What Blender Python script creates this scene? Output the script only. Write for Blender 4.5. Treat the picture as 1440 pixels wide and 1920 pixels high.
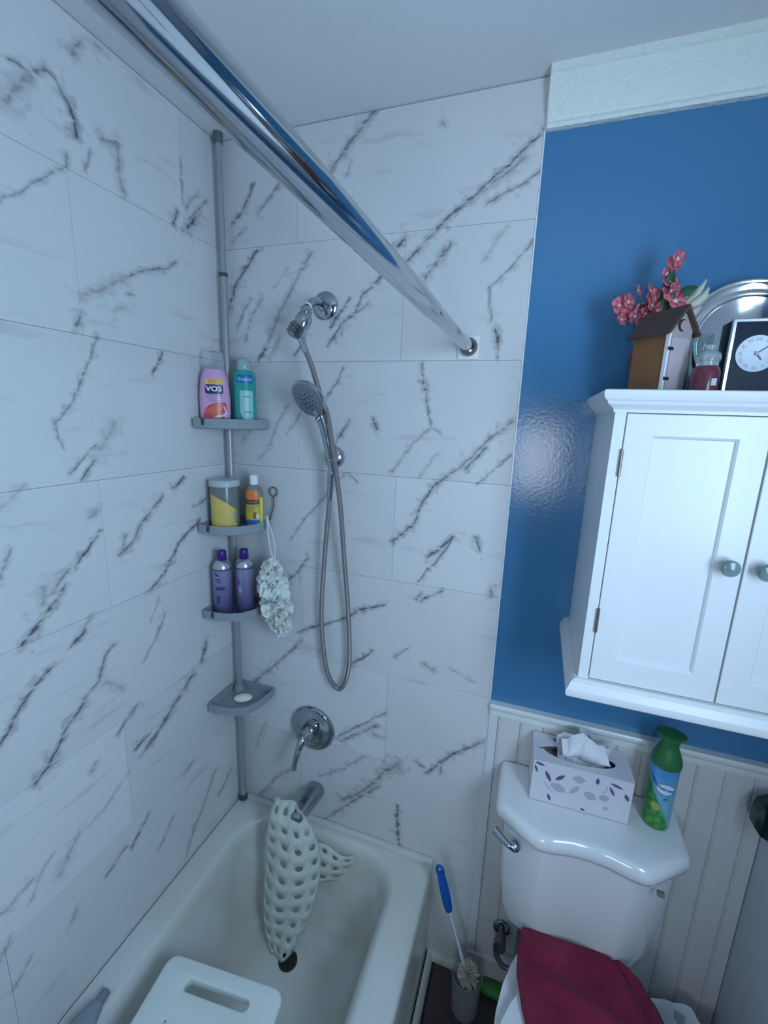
import bpy, bmesh, math, random
from mathutils import Vector, Matrix, noise
for o in list(bpy.data.objects): bpy.data.objects.remove(o, do_unlink=True)
SC = bpy.context.scene; COL = SC.collection
PI = math.pi; rnd = random.Random(7)
# ---------------------------------------------------------------- camera
cam = bpy.data.objects.new('camera', bpy.data.cameras.new('camera')); COL.objects.link(cam)
cam.matrix_world = Matrix(((0.94328949, -0.10170577, 0.3160077, 0.9179), (0.33015579, 0.18799661, -0.92501591, -1.1565),
                           (0.03467107, 0.97688956, 0.21091398, 1.7798), (0, 0, 0, 1)))
cam.data.sensor_fit = 'HORIZONTAL'; cam.data.sensor_width = 36; cam.data.lens = 825.31/1440*36; cam.data.clip_start = .01
SC.camera = cam
# ---------------------------------------------------------------- light and exposure
SC.view_settings.view_transform = 'Standard'; SC.view_settings.look = 'None'
SC.view_settings.exposure = -0.16; SC.view_settings.gamma = 1.0; SC.view_settings.use_curve_mapping = False
W = bpy.data.worlds.new('world'); SC.world = W; W.use_nodes = True
W.node_tree.nodes['Background'].inputs[0].default_value = (.45, .65, 1, 1)
W.node_tree.nodes['Background'].inputs[1].default_value = .35
def area(name, loc, target, sx, sy, power, color):
    l = bpy.data.lights.new(name, 'AREA'); l.shape = 'RECTANGLE'; l.size = sx; l.size_y = sy; l.energy = power; l.color = color
    o = bpy.data.objects.new(name, l); COL.objects.link(o); o.location = loc
    o.rotation_euler = (Vector(target)-Vector(loc)).to_track_quat('-Z', 'Y').to_euler()
    return o
area('daylight_side_window', (1.50, -1.12, 1.72), (0.25, -.80, 1.72), .42, .62, 13.0, (.48, .73, 1))
area('daylight_far_window', (.90, -2.34, 1.52), (.75, 0, 1.52), .32, .46, 4.6, (.92, .95, 1))
# ---------------------------------------------------------------- materials
MATS = {}
class NT:
    def __init__(s, name):
        s.m = bpy.data.materials.new(name); s.m.use_nodes = True; s.t = s.m.node_tree
        s.b = s.t.nodes['Principled BSDF']
    def n(s, typ, **kw):
        nd = s.t.nodes.new(typ)
        for k, v in kw.items():
            if k.startswith('i_'): nd.inputs[k[2:].replace('_', ' ')].default_value = v
            elif k.startswith('n'): nd.inputs[int(k[1:])].default_value = v
            else: setattr(nd, k, v)
        return nd
    def l(s, a, b): s.t.links.new(a, b)
    def math(s, op, a, b=None, clamp=False):
        nd = s.n('ShaderNodeMath', operation=op); nd.use_clamp = clamp
        for i, x in enumerate((a, b)):
            if x is None: continue
            if isinstance(x, (int, float)): nd.inputs[i].default_value = x
            else: s.l(x, nd.inputs[i])
        return nd.outputs[0]
    def mix(s, f, a, b):
        nd = s.n('ShaderNodeMix', data_type='RGBA')
        for k, x in ((0, f), (6, a), (7, b)):
            if isinstance(x, (int, float)): nd.inputs[k].default_value = x
            elif isinstance(x, tuple): nd.inputs[k].default_value = x if len(x) == 4 else (*x, 1)
            else: s.l(x, nd.inputs[k])
        return nd.outputs[2]
    def ramp(s, f, a, b):
        nd = s.n('ShaderNodeMapRange', n1=a, n2=b); s.l(f, nd.inputs[0]); return nd.outputs[0]
def mat(name, col, rough=.5, metal=0, spec=.5, var=0, vscale=8, col2=None, bump=0, bscale=60, trans=0, coat=0, alpha=1, sss=0, ior=1.45):
    if name in MATS: return MATS[name]
    k = NT(name); b = k.b
    b.inputs['Base Color'].default_value = (*col, 1); b.inputs['Roughness'].default_value = rough
    b.inputs['Metallic'].default_value = metal; b.inputs['Specular IOR Level'].default_value = spec
    b.inputs['Transmission Weight'].default_value = trans; b.inputs['Coat Weight'].default_value = coat
    b.inputs['Coat Roughness'].default_value = .08; b.inputs['IOR'].default_value = ior
    b.inputs['Alpha'].default_value = alpha
    tc = k.n('ShaderNodeTexCoord')
    if sss: b.inputs['Subsurface Weight'].default_value = sss; b.inputs['Subsurface Radius'].default_value = (.01, .01, .01)
    nz = k.n('ShaderNodeTexNoise', i_Scale=float(vscale), i_Detail=4.0); k.l(tc.outputs['Object'], nz.inputs['Vector'])
    c2 = col2 if col2 else tuple(c*.85 for c in col)
    f = k.math('MULTIPLY', k.ramp(nz.outputs[0], .35, .7), var if var else .06)
    k.l(k.mix(f, col, c2), b.inputs['Base Color'])
    if bump:
        n2 = k.n('ShaderNodeTexNoise', i_Scale=float(bscale), i_Detail=3.0); k.l(tc.outputs['Object'], n2.inputs['Vector'])
        bp = k.n('ShaderNodeBump', i_Strength=bump, i_Distance=.002); k.l(n2.outputs[0], bp.inputs['Height']); k.l(bp.outputs[0], b.inputs['Normal'])
    MATS[name] = k.m
    return k.m
# ---------------------------------------------------------------- mesh helpers
def finish(name, bm, m, parent=None, smooth=None, off=None):
    if off is not None: bmesh.ops.translate(bm, verts=bm.verts, vec=-Vector(off))
    bmesh.ops.recalc_face_normals(bm, faces=bm.faces)
    me = bpy.data.meshes.new(name); bm.to_mesh(me); bm.free(); me.materials.append(m)
    o = bpy.data.objects.new(name, me); COL.objects.link(o)
    if parent: o.parent = parent
    if smooth is not None: shade(me, smooth)
    return o
def shade(me, ang):
    bm = bmesh.new(); bm.from_mesh(me)
    for f in bm.faces: f.smooth = True
    for e in bm.edges:
        if len(e.link_faces) == 2 and e.calc_face_angle(0) > math.radians(ang): e.smooth = False
    bm.to_mesh(me); bm.free()
ORG = {}
def thing(name, label, cat, loc=(0, 0, 0), rz=0, group=None):
    o = bpy.data.objects.new(name, None); COL.objects.link(o); o.location = loc; o.rotation_euler = (0, 0, rz)
    o.empty_display_size = .05
    o['label'] = label; o['category'] = cat
    if group: o['group'] = group
    return o
def tag(o, label, cat, group=None):
    o['label'] = label; o['category'] = cat
    if group: o['group'] = group
    return o
def struct(name, bm, m, parent=None, smooth=None):
    o = finish(name, bm, m, parent, smooth)
    if not parent: o['kind'] = 'structure'
    return o
def part(name, bm, m, root, smooth=40, world=True, label=None):
    """a part; world=True: vertices were given in world coordinates (roots carry no rotation then)"""
    o = finish(name, bm, m, root, smooth, off=world_loc(root) if world else None)
    if label: o['label'] = label
    return o
def world_loc(o):
    v = Vector((0, 0, 0))
    while o: v += o.location; o = o.parent
    return v
def B(): return bmesh.new()
def box(bm, x0, x1, y0, y1, z0, z1, bev=0, seg=2):
    vs = [bm.verts.new(p) for p in ((x0,y0,z0),(x1,y0,z0),(x1,y1,z0),(x0,y1,z0),(x0,y0,z1),(x1,y0,z1),(x1,y1,z1),(x0,y1,z1))]
    fs = [bm.faces.new([vs[i] for i in q]) for q in ((3,2,1,0),(4,5,6,7),(0,1,5,4),(1,2,6,5),(2,3,7,6),(3,0,4,7))]
    if bev:
        es = {e for f in fs for e in f.edges}
        bmesh.ops.bevel(bm, geom=list(es), offset=bev, segments=seg, affect='EDGES', profile=.5)
    return bm
def loft(bm, loops, cap0=True, cap1=True, closed=True):
    rows = [[bm.verts.new(p) for p in L] for L in loops]; n = len(rows[0])
    for a, b in zip(rows, rows[1:]):
        for i in range(n if closed else n-1):
            bm.faces.new((a[i], a[(i+1) % n], b[(i+1) % n], b[i]))
    if cap0: bm.faces.new(rows[0][::-1])
    if cap1: bm.faces.new(rows[-1])
    return rows
def lathe(bm, prof, n=28, c=(0, 0), cap0=True, cap1=True, power=2):
    L = []
    for p in prof:
        z, rx = p[0], p[1]; ry = p[2] if len(p) > 2 else rx
        ring = []
        for i in range(n):
            a = 2*PI*i/n; ca, sa = math.cos(a), math.sin(a)
            ring.append((c[0]+rx*math.copysign(abs(ca)**(2/power), ca), c[1]+ry*math.copysign(abs(sa)**(2/power), sa), z))
        L.append(ring)
    loft(bm, L, cap0, cap1); return bm
def smoothpath(pts, k=6):
    P = [Vector(p) for p in pts]; out = []
    for i in range(len(P)-1):
        a = P[max(i-1, 0)]; b = P[i]; c = P[i+1]; d = P[min(i+2, len(P)-1)]
        for j in range(k):
            t = j/k
            out.append(.5*((2*b)+(c-a)*t+(2*a-5*b+4*c-d)*t*t+(3*b-a-3*c+d)*t**3))
    out.append(P[-1]); return out
def tube(bm, pts, r, n=12, smooth=0, cap=True, flat=1, up=None):
    P = smoothpath(pts, smooth) if smooth else [Vector(p) for p in pts]
    N = len(P); R = r if callable(r) else (lambda t: r)
    loops = []; prev = None
    for i, p in enumerate(P):
        t = (P[min(i+1, N-1)]-P[max(i-1, 0)]).normalized()
        if prev is None:
            u = Vector(up) if up else Vector((0, 0, 1)) if abs(t.z) < .9 else Vector((1, 0, 0))
        else: u = prev
        u = (u-t*u.dot(t)).normalized(); v = t.cross(u); prev = u
        rr = R(i/(N-1))
        loops.append([p+u*rr*math.cos(2*PI*k/n)*flat+v*rr*math.sin(2*PI*k/n) for k in range(n)])
    loft(bm, loops, cap, cap); return bm
def disc(bm, c, nrm, prof, n=32):
    """lathe along an arbitrary axis: prof = [(distance along axis, radius)]"""
    q = Vector(nrm).to_track_quat('Z', 'Y'); c = Vector(c)
    loft(bm, [[c+q@Vector((r*math.cos(2*PI*i/n), r*math.sin(2*PI*i/n), h)) for i in range(n)] for h, r in prof]); return bm
def rrect(x0, x1, y0, y1, r, z, n=8):
    out = []
    for cx, cy, a0 in ((x1-r, y1-r, 0), (x0+r, y1-r, 90), (x0+r, y0+r, 180), (x1-r, y0+r, 270)):
        for i in range(n+1):
            a = math.radians(a0+90*i/n); out.append((cx+r*math.cos(a), cy+r*math.sin(a), z))
    return out
def shape2d(bm, outer, holes=(), depth=.003, bev=0, mtx=None):
    cu = bpy.data.curves.new('shape', 'CURVE'); cu.dimensions = '2D'; cu.fill_mode = 'BOTH'; cu.extrude = depth/2-bev; cu.bevel_depth = bev; cu.bevel_resolution = 2
    for L in [outer]+list(holes):
        s = cu.splines.new('POLY'); s.points.add(len(L)-1)
        for p, q in zip(s.points, L): p.co = (q[0], q[1], 0, 1)
        s.use_cyclic_u = True
    return from_curve(bm, cu, mtx)
def from_curve(bm, cu, mtx=None):
    ob = bpy.data.objects.new('temporary', cu); me = bpy.data.meshes.new_from_object(ob)
    if mtx is not None: me.transform(mtx)
    bm.from_mesh(me); bpy.data.objects.remove(ob); bpy.data.meshes.remove(me); bpy.data.curves.remove(cu)
    return bm
def text_bm(body, size, extrude=.0002, shear=0, bold=0, sx=1):
    cu = bpy.data.curves.new('text', 'FONT'); cu.body = body; cu.size = size; cu.extrude = extrude; cu.align_x = 'CENTER'; cu.align_y = 'CENTER'
    cu.shear = shear; cu.offset = bold; cu.resolution_u = 3
    bm = B(); from_curve(bm, cu, Matrix.Diagonal((sx, 1, 1, 1))); return bm
def circle(cx, cy, r, n=20, ry=None): return [(cx+r*math.cos(2*PI*i/n), cy+(ry or r)*math.sin(2*PI*i/n)) for i in range(n)]
def interp(prof, z):
    for a, b in zip(prof, prof[1:]):
        if a[0] <= z <= b[0] and b[0] > a[0]:
            t = (z-a[0])/(b[0]-a[0]); ra = (a[1], a[2] if len(a) > 2 else a[1]); rb = (b[1], b[2] if len(b) > 2 else b[1])
            return ra[0]+(rb[0]-ra[0])*t, ra[1]+(rb[1]-ra[1])*t
    p = prof[0] if z < prof[0][0] else prof[-1]; return p[1], (p[2] if len(p) > 2 else p[1])
def wrap(bm, prof, off=.0004, x0=0):
    """bend flat geometry (x across, y up, z out) round a bottle whose front is local -y"""
    for v in bm.verts:
        x, z, h = v.co.x+x0, v.co.y, v.co.z; rx, ry = interp(prof, z)
        a = x/((rx+ry)/2); rx += off+h; ry += off+h
        v.co = (rx*math.sin(a), -ry*math.cos(a), z)
    return bm
def grid(bm, f, nu, nv):
    V = [[bm.verts.new(f(i/nu, j/nv)) for i in range(nu+1)] for j in range(nv+1)]
    for j in range(nv):
        for i in range(nu): bm.faces.new((V[j][i], V[j][i+1], V[j+1][i+1], V[j+1][i]))
    return V
def label_patch(xa, xb, za, zb, prof, off=.0004, top=None, nu=12, nv=8):
    bm = B()
    def f(u, v):
        x = xa+(xb-xa)*u; t = top(u) if top else zb
        return (x, za+(t-za)*v, 0)
    grid(bm, f, nu, nv); return wrap(bm, prof, off)
def poly_patch(pts, prof, off=.0006):
    """filled outline, cut fine enough to follow the bottle"""
    bm = B(); shape2d(bm, pts, depth=0.0001)
    xs = [p[0] for p in pts]
    x = min(xs)
    while x < max(xs):
        bmesh.ops.bisect_plane(bm, geom=bm.verts[:]+bm.edges[:]+bm.faces[:], plane_co=(x, 0, 0), plane_no=(1, 0, 0)); x += .004
    return wrap(bm, prof, off)
VEINS = {'back':[[[(0.463,2.503),(0.446,2.484),(0.404,2.448),(0.347,2.388)],0.0146,0.6],[[(0.869,2.409),(0.823,2.37),(0.769,2.33),(0.694,2.276)],0.0115,0.75],[[(0.694,2.276),(0.633,2.23),(0.56,2.162)],0.0097,0.75],[[(0.825,2.354),(0.787,2.328),(0.747,2.306),(0.706,2.286)],0.0147,0.5],[[(0.856,2.324),(0.819,2.297),(0.747,2.271)],0.0081,0.6],[[(0.668,2.193),(0.615,2.128),(0.601,2.092)],0.0111,0.6],[[(0.549,2.218),(0.524,2.18)],0.0131,0.9],[[(0.861,2.185),(0.833,2.154),(0.806,2.12),(0.768,2.09),(0.778,2.018)],0.0062,0.55],[[(0.791,1.996),(0.8,1.962)],0.012,0.9],[[(0.802,1.956),(0.801,1.929)],0.006,0.6],[[(0.797,2.218),(0.748,2.149)],0.0094,0.3],[[(0.115,2.386),(0.083,2.328),(0.043,2.298)],0.0098,0.7],[[(0.198,2.376),(0.156,2.339),(0.126,2.313)],0.0095,0.5],[[(0.085,2.278),(0.039,2.248)],0.0097,0.4],[[(0.121,2.221),(0.085,2.183),(0.043,2.129),(0.011,2.058)],0.0113,0.75],[[(0.29,2.201),(0.244,2.138),(0.201,2.072),(0.174,2.024),(0.127,1.938)],0.0106,0.5],[[(0.507,2.141),(0.442,2.088),(0.421,2.05),(0.382,2.018),(0.343,1.964)],0.0082,0.7],[[(0.458,2.068),(0.398,2.031),(0.383,1.997)],0.0066,0.5],[[(0.404,2.083),(0.35,2.012)],0.0083,0.8],[[(0.15,1.97),(0.118,1.929)],0.009,0.8],[[(0.191,1.995),(0.154,1.93)],0.0106,0.4],[[(0.277,2.0),(0.239,1.939)],0.0086,0.6],[[(0.392,1.907),(0.372,1.872),(0.339,1.828)],0.0065,0.6],[[(0.613,1.92),(0.622,1.867),(0.632,1.813),(0.645,1.759)],0.0061,0.65],[[(0.618,1.874),(0.624,1.85)],0.0122,0.8],[[(0.645,1.759),(0.599,1.715),(0.542,1.632)],0.0061,0.5],[[(0.645,1.759),(0.673,1.74)],0.006,0.5],[[(0.853,1.78),(0.789,1.725),(0.739,1.667),(0.671,1.612)],0.0119,0.6],[[(0.671,1.612),(0.63,1.55),(0.611,1.487),(0.55,1.433)],0.0109,0.8],[[(0.793,1.714),(0.744,1.656)],0.0089,0.7],[[(0.855,1.695),(0.777,1.617)],0.0059,0.6],[[(0.666,1.69),(0.619,1.623)],0.0061,0.35],[[(0.215,1.803),(0.178,1.748),(0.149,1.684),(0.109,1.638)],0.0088,0.4],[[(0.276,1.823),(0.241,1.758),(0.205,1.718)],0.0068,0.4],[[(0.411,1.764),(0.374,1.711),(0.357,1.672)],0.0081,0.7],[[(0.482,1.771),(0.496,1.749)],0.011,0.7],[[(0.442,1.594),(0.414,1.614)],0.0048,0.6],[[(0.405,1.622),(0.329,1.536),(0.266,1.464),(0.219,1.399)],0.0068,0.5],[[(0.725,1.466),(0.697,1.437),(0.654,1.398)],0.0125,0.8],[[(0.722,1.459),(0.685,1.396),(0.656,1.361),(0.635,1.325)],0.0063,0.85],[[(0.782,1.473),(0.798,1.442)],0.0123,0.7],[[(0.835,1.335),(0.837,1.316)],0.0127,0.6],[[(0.279,1.347),(0.237,1.288),(0.208,1.26)],0.0109,0.6],[[(0.533,1.234),(0.448,1.201),(0.414,1.168)],0.0087,0.85],[[(0.414,1.168),(0.341,1.136),(0.245,1.092)],0.0074,0.75],[[(0.701,1.309),(0.646,1.267)],0.0065,0.75],[[(0.644,1.29),(0.63,1.269)],0.0082,0.7],[[(0.499,1.078),(0.47,1.045),(0.42,1.011)],0.0092,0.85],[[(0.255,1.062),(0.184,0.979),(0.064,0.86)],0.0122,0.55],[[(0.613,1.112),(0.573,1.073)],0.007,0.5],[[(0.664,1.072),(0.692,1.059)],0.0123,0.5],[[(0.744,1.073),(0.815,1.048)],0.007,0.35],[[(0.55,0.875),(0.476,0.814),(0.402,0.754),(0.383,0.732)],0.0081,0.65],[[(0.525,0.824),(0.468,0.778),(0.402,0.732)],0.0122,0.6],[[(0.514,0.786),(0.541,0.786)],0.014,0.5],[[(0.856,0.867),(0.77,0.795),(0.732,0.754),(0.696,0.707)],0.0098,0.8],[[(0.74,0.766),(0.735,0.713)],0.008,0.6],[[(0.598,0.698),(0.558,0.666)],0.027,0.65],[[(0.554,0.661),(0.483,0.558),(0.406,0.498)],0.0198,0.6],[[(0.538,0.599),(0.464,0.524),(0.346,0.398)],0.0114,0.6],[[(0.488,0.698),(0.414,0.628),(0.325,0.566)],0.0109,0.4],[[(0.604,0.55),(0.61,0.448),(0.62,0.398)],0.0113,0.8],[[(0.22,0.564),(0.154,0.508),(0.06,0.371)],0.0121,0.45],[[(0.657,0.733),(0.686,0.719)],0.0101,0.6],[[(0.096,2.098),(0.067,2.056),(0.047,2.013)],0.0074,0.5],[[(0.347,2.364),(0.317,2.319)],0.0072,0.4],[[(0.405,2.404),(0.391,2.371)],0.0072,0.3],[[(0.084,1.737),(0.053,1.687)],0.0091,0.3],[[(0.115,0.726),(0.067,0.603)],0.0092,0.3],[[(0.631,2.452),(0.638,2.443)],0.0104,0.4],[[(0.132,2.096),(0.094,2.041),(0.074,1.983)],0.0092,0.5],[[(0.22,2.173),(0.176,2.122)],0.0072,0.3]],'left':[[[(-0.53,2.353),(-0.501,2.356),(-0.466,2.377),(-0.453,2.374),(-0.444,2.362)],0.0098,0.6],[[(-0.444,2.362),(-0.426,2.342),(-0.418,2.298)],0.0132,0.8],[[(-0.497,2.346),(-0.523,2.315),(-0.543,2.283)],0.0221,0.45],[[(-0.391,2.468),(-0.411,2.434)],0.0139,0.5],[[(-0.358,2.485),(-0.341,2.489)],0.0126,0.5],[[(-0.442,2.254),(-0.444,2.235),(-0.494,2.19),(-0.535,2.15),(-0.573,2.122)],0.0061,0.5],[[(-0.389,2.289),(-0.405,2.244)],0.0066,0.5],[[(-0.362,2.32),(-0.321,2.333)],0.0137,0.5],[[(-0.321,2.333),(-0.327,2.28),(-0.317,2.241)],0.0153,0.45],[[(-0.141,2.39),(-0.141,2.301)],0.0075,0.5],[[(-0.162,2.269),(-0.177,2.233)],0.0109,0.8],[[(-0.094,2.283),(-0.128,2.239)],0.0187,0.8],[[(-0.052,2.334),(-0.12,2.267)],0.0077,0.6],[[(-0.086,2.336),(-0.132,2.287)],0.0095,0.4],[[(-0.175,2.148),(-0.212,2.121),(-0.278,2.096),(-0.324,2.072)],0.0085,0.6],[[(-0.324,2.072),(-0.381,2.032),(-0.439,2.002)],0.0172,0.4],[[(-0.338,2.004),(-0.367,1.987)],0.0142,0.3],[[(-0.449,1.959),(-0.46,1.939)],0.0119,0.6],[[(-0.328,2.035),(-0.313,2.035)],0.0081,0.5],[[(-0.414,1.923),(-0.442,1.87),(-0.486,1.786),(-0.524,1.743)],0.0073,0.55],[[(-0.524,1.743),(-0.525,1.717),(-0.514,1.693)],0.0057,0.5],[[(-0.239,1.918),(-0.273,1.865)],0.0066,0.85],[[(-0.392,1.743),(-0.431,1.69)],0.0196,0.35],[[(-0.443,1.697),(-0.476,1.67),(-0.508,1.642)],0.0058,0.6],[[(-0.447,1.662),(-0.487,1.626)],0.0088,0.75],[[(-0.193,1.6),(-0.234,1.573)],0.0102,0.8],[[(-0.271,1.557),(-0.343,1.5),(-0.371,1.459),(-0.41,1.436)],0.0112,0.65],[[(-0.391,1.478),(-0.406,1.439)],0.0141,0.5],[[(-0.454,1.506),(-0.487,1.471),(-0.52,1.44)],0.0075,0.9],[[(-0.532,1.442),(-0.57,1.402)],0.0132,0.55],[[(-0.541,1.409),(-0.579,1.37)],0.0089,0.6],[[(-0.579,1.37),(-0.609,1.342),(-0.642,1.317)],0.0132,0.85],[[(-0.584,1.418),(-0.594,1.382)],0.0218,0.35],[[(-0.141,1.465),(-0.217,1.427),(-0.28,1.353),(-0.331,1.318)],0.0103,0.8],[[(-0.301,1.322),(-0.336,1.316)],0.0152,0.4],[[(-0.115,1.524),(-0.159,1.508)],0.0089,0.6],[[(-0.452,1.555),(-0.475,1.539)],0.0134,0.4],[[(-0.635,1.512),(-0.659,1.462)],0.0069,0.5],[[(-0.597,1.629),(-0.642,1.59)],0.0096,0.3],[[(-0.501,1.311),(-0.526,1.284)],0.014,0.4],[[(-0.513,1.291),(-0.55,1.264)],0.0078,0.8],[[(-0.586,1.245),(-0.629,1.222)],0.0092,0.75],[[(-0.629,1.222),(-0.663,1.184),(-0.692,1.145),(-0.716,1.129)],0.0107,0.75],[[(-0.447,1.224),(-0.473,1.206),(-0.496,1.154),(-0.532,1.127)],0.0082,0.65],[[(-0.532,1.127),(-0.586,1.077),(-0.627,1.023),(-0.652,1.008)],0.0115,0.8],[[(-0.478,1.135),(-0.438,1.096)],0.0152,0.35],[[(-0.61,1.022),(-0.639,1.013)],0.0166,0.4],[[(-0.21,0.999),(-0.255,0.964),(-0.319,0.92)],0.0174,0.65],[[(-0.319,0.92),(-0.395,0.877)],0.0134,0.75],[[(-0.374,0.918),(-0.418,0.907)],0.0094,0.75],[[(-0.14,1.069),(-0.17,1.021)],0.0138,0.85],[[(-0.401,1.026),(-0.432,1.008),(-0.462,0.984)],0.0107,0.6],[[(-0.291,1.233),(-0.332,1.174),(-0.371,1.132)],0.007,0.5],[[(-0.13,0.601),(-0.187,0.525),(-0.247,0.46),(-0.279,0.411)],0.0117,0.5],[[(-0.051,0.533),(-0.124,0.488)],0.0097,0.6],[[(-0.402,0.676),(-0.431,0.652),(-0.453,0.632)],0.0124,0.8],[[(-0.476,0.648),(-0.532,0.627)],0.0102,0.6],[[(-0.581,0.809),(-0.609,0.779),(-0.635,0.749)],0.0168,0.35],[[(-0.318,0.592),(-0.373,0.535)],0.0088,0.5],[[(-0.447,0.854),(-0.512,0.817),(-0.562,0.804)],0.0075,0.35],[[(-0.687,0.797),(-0.73,0.78),(-0.748,0.784)],0.009,0.4],[[(-0.709,0.622),(-0.745,0.587)],0.0079,0.4],[[(-0.609,0.624),(-0.625,0.597)],0.0121,0.4],[[(-0.739,0.709),(-0.772,0.673)],0.0094,0.4],[[(-0.305,1.286),(-0.345,1.227)],0.0051,0.4],[[(-0.233,0.707),(-0.267,0.698)],0.0171,0.35],[[(-0.641,0.815),(-0.678,0.785),(-0.693,0.747)],0.0073,0.35],[[(-0.525,0.951),(-0.537,0.939)],0.0141,0.4]]}
# ---------------------------------------------------------------- marble with its veins, one node group for a stretch of vein
def vein_group():
    g = bpy.data.node_groups.new('vein_stretch', 'ShaderNodeTree')
    for nm, ty in (('P', 'NodeSocketVector'), ('A', 'NodeSocketVector'), ('AB', 'NodeSocketVector'), ('Inv', 'NodeSocketFloat'), ('W', 'NodeSocketFloat'), ('K', 'NodeSocketFloat'), ('F', 'NodeSocketFloat')):
        g.interface.new_socket(nm, in_out='INPUT', socket_type=ty)
    g.interface.new_socket('M', in_out='OUTPUT', socket_type='NodeSocketFloat')
    N, L = g.nodes, g.links; gi = N.new('NodeGroupInput'); go = N.new('NodeGroupOutput')
    def vm(op, a, b, out=0):
        n = N.new('ShaderNodeVectorMath'); n.operation = op; L.new(a, n.inputs[0])
        if b is not None: L.new(b, n.inputs[3 if op == 'SCALE' else 1])
        return n.outputs[out]
    pa = vm('SUBTRACT', gi.outputs['P'], gi.outputs['A'])
    dt = vm('DOT_PRODUCT', pa, gi.outputs['AB'], 1)
    m = N.new('ShaderNodeMath'); m.operation = 'MULTIPLY'; m.use_clamp = True; L.new(dt, m.inputs[0]); L.new(gi.outputs['Inv'], m.inputs[1])
    q = vm('SCALE', gi.outputs['AB'], m.outputs[0]); dv = vm('SUBTRACT', pa, q); ln = vm('LENGTH', dv, None, 1)
    def mm(op, a, b):
        n = N.new('ShaderNodeMath'); n.operation = op
        for i, x in enumerate((a, b)):
            if isinstance(x, (int, float)): n.inputs[i].default_value = x
            else: L.new(x, n.inputs[i])
        return n.outputs[0]
    ln = mm('MULTIPLY', ln, gi.outputs['F']); out = []
    for ws, ks in ((.46, 1.0), (1.25, .50)):       # a thin dark core inside a broad pale smear
        mr = N.new('ShaderNodeMapRange'); mr.interpolation_type = 'SMOOTHSTEP'; L.new(ln, mr.inputs[0]); L.new(mm('MULTIPLY', gi.outputs['W'], ws), mr.inputs[1])
        mr.inputs[2].default_value = 0; mr.inputs[3].default_value = 0; L.new(mm('MULTIPLY', gi.outputs['K'], ks), mr.inputs[4]); out.append(mr.outputs[0])
    L.new(mm('MAXIMUM', *out), go.inputs[0]); return g
VG = vein_group()
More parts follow.
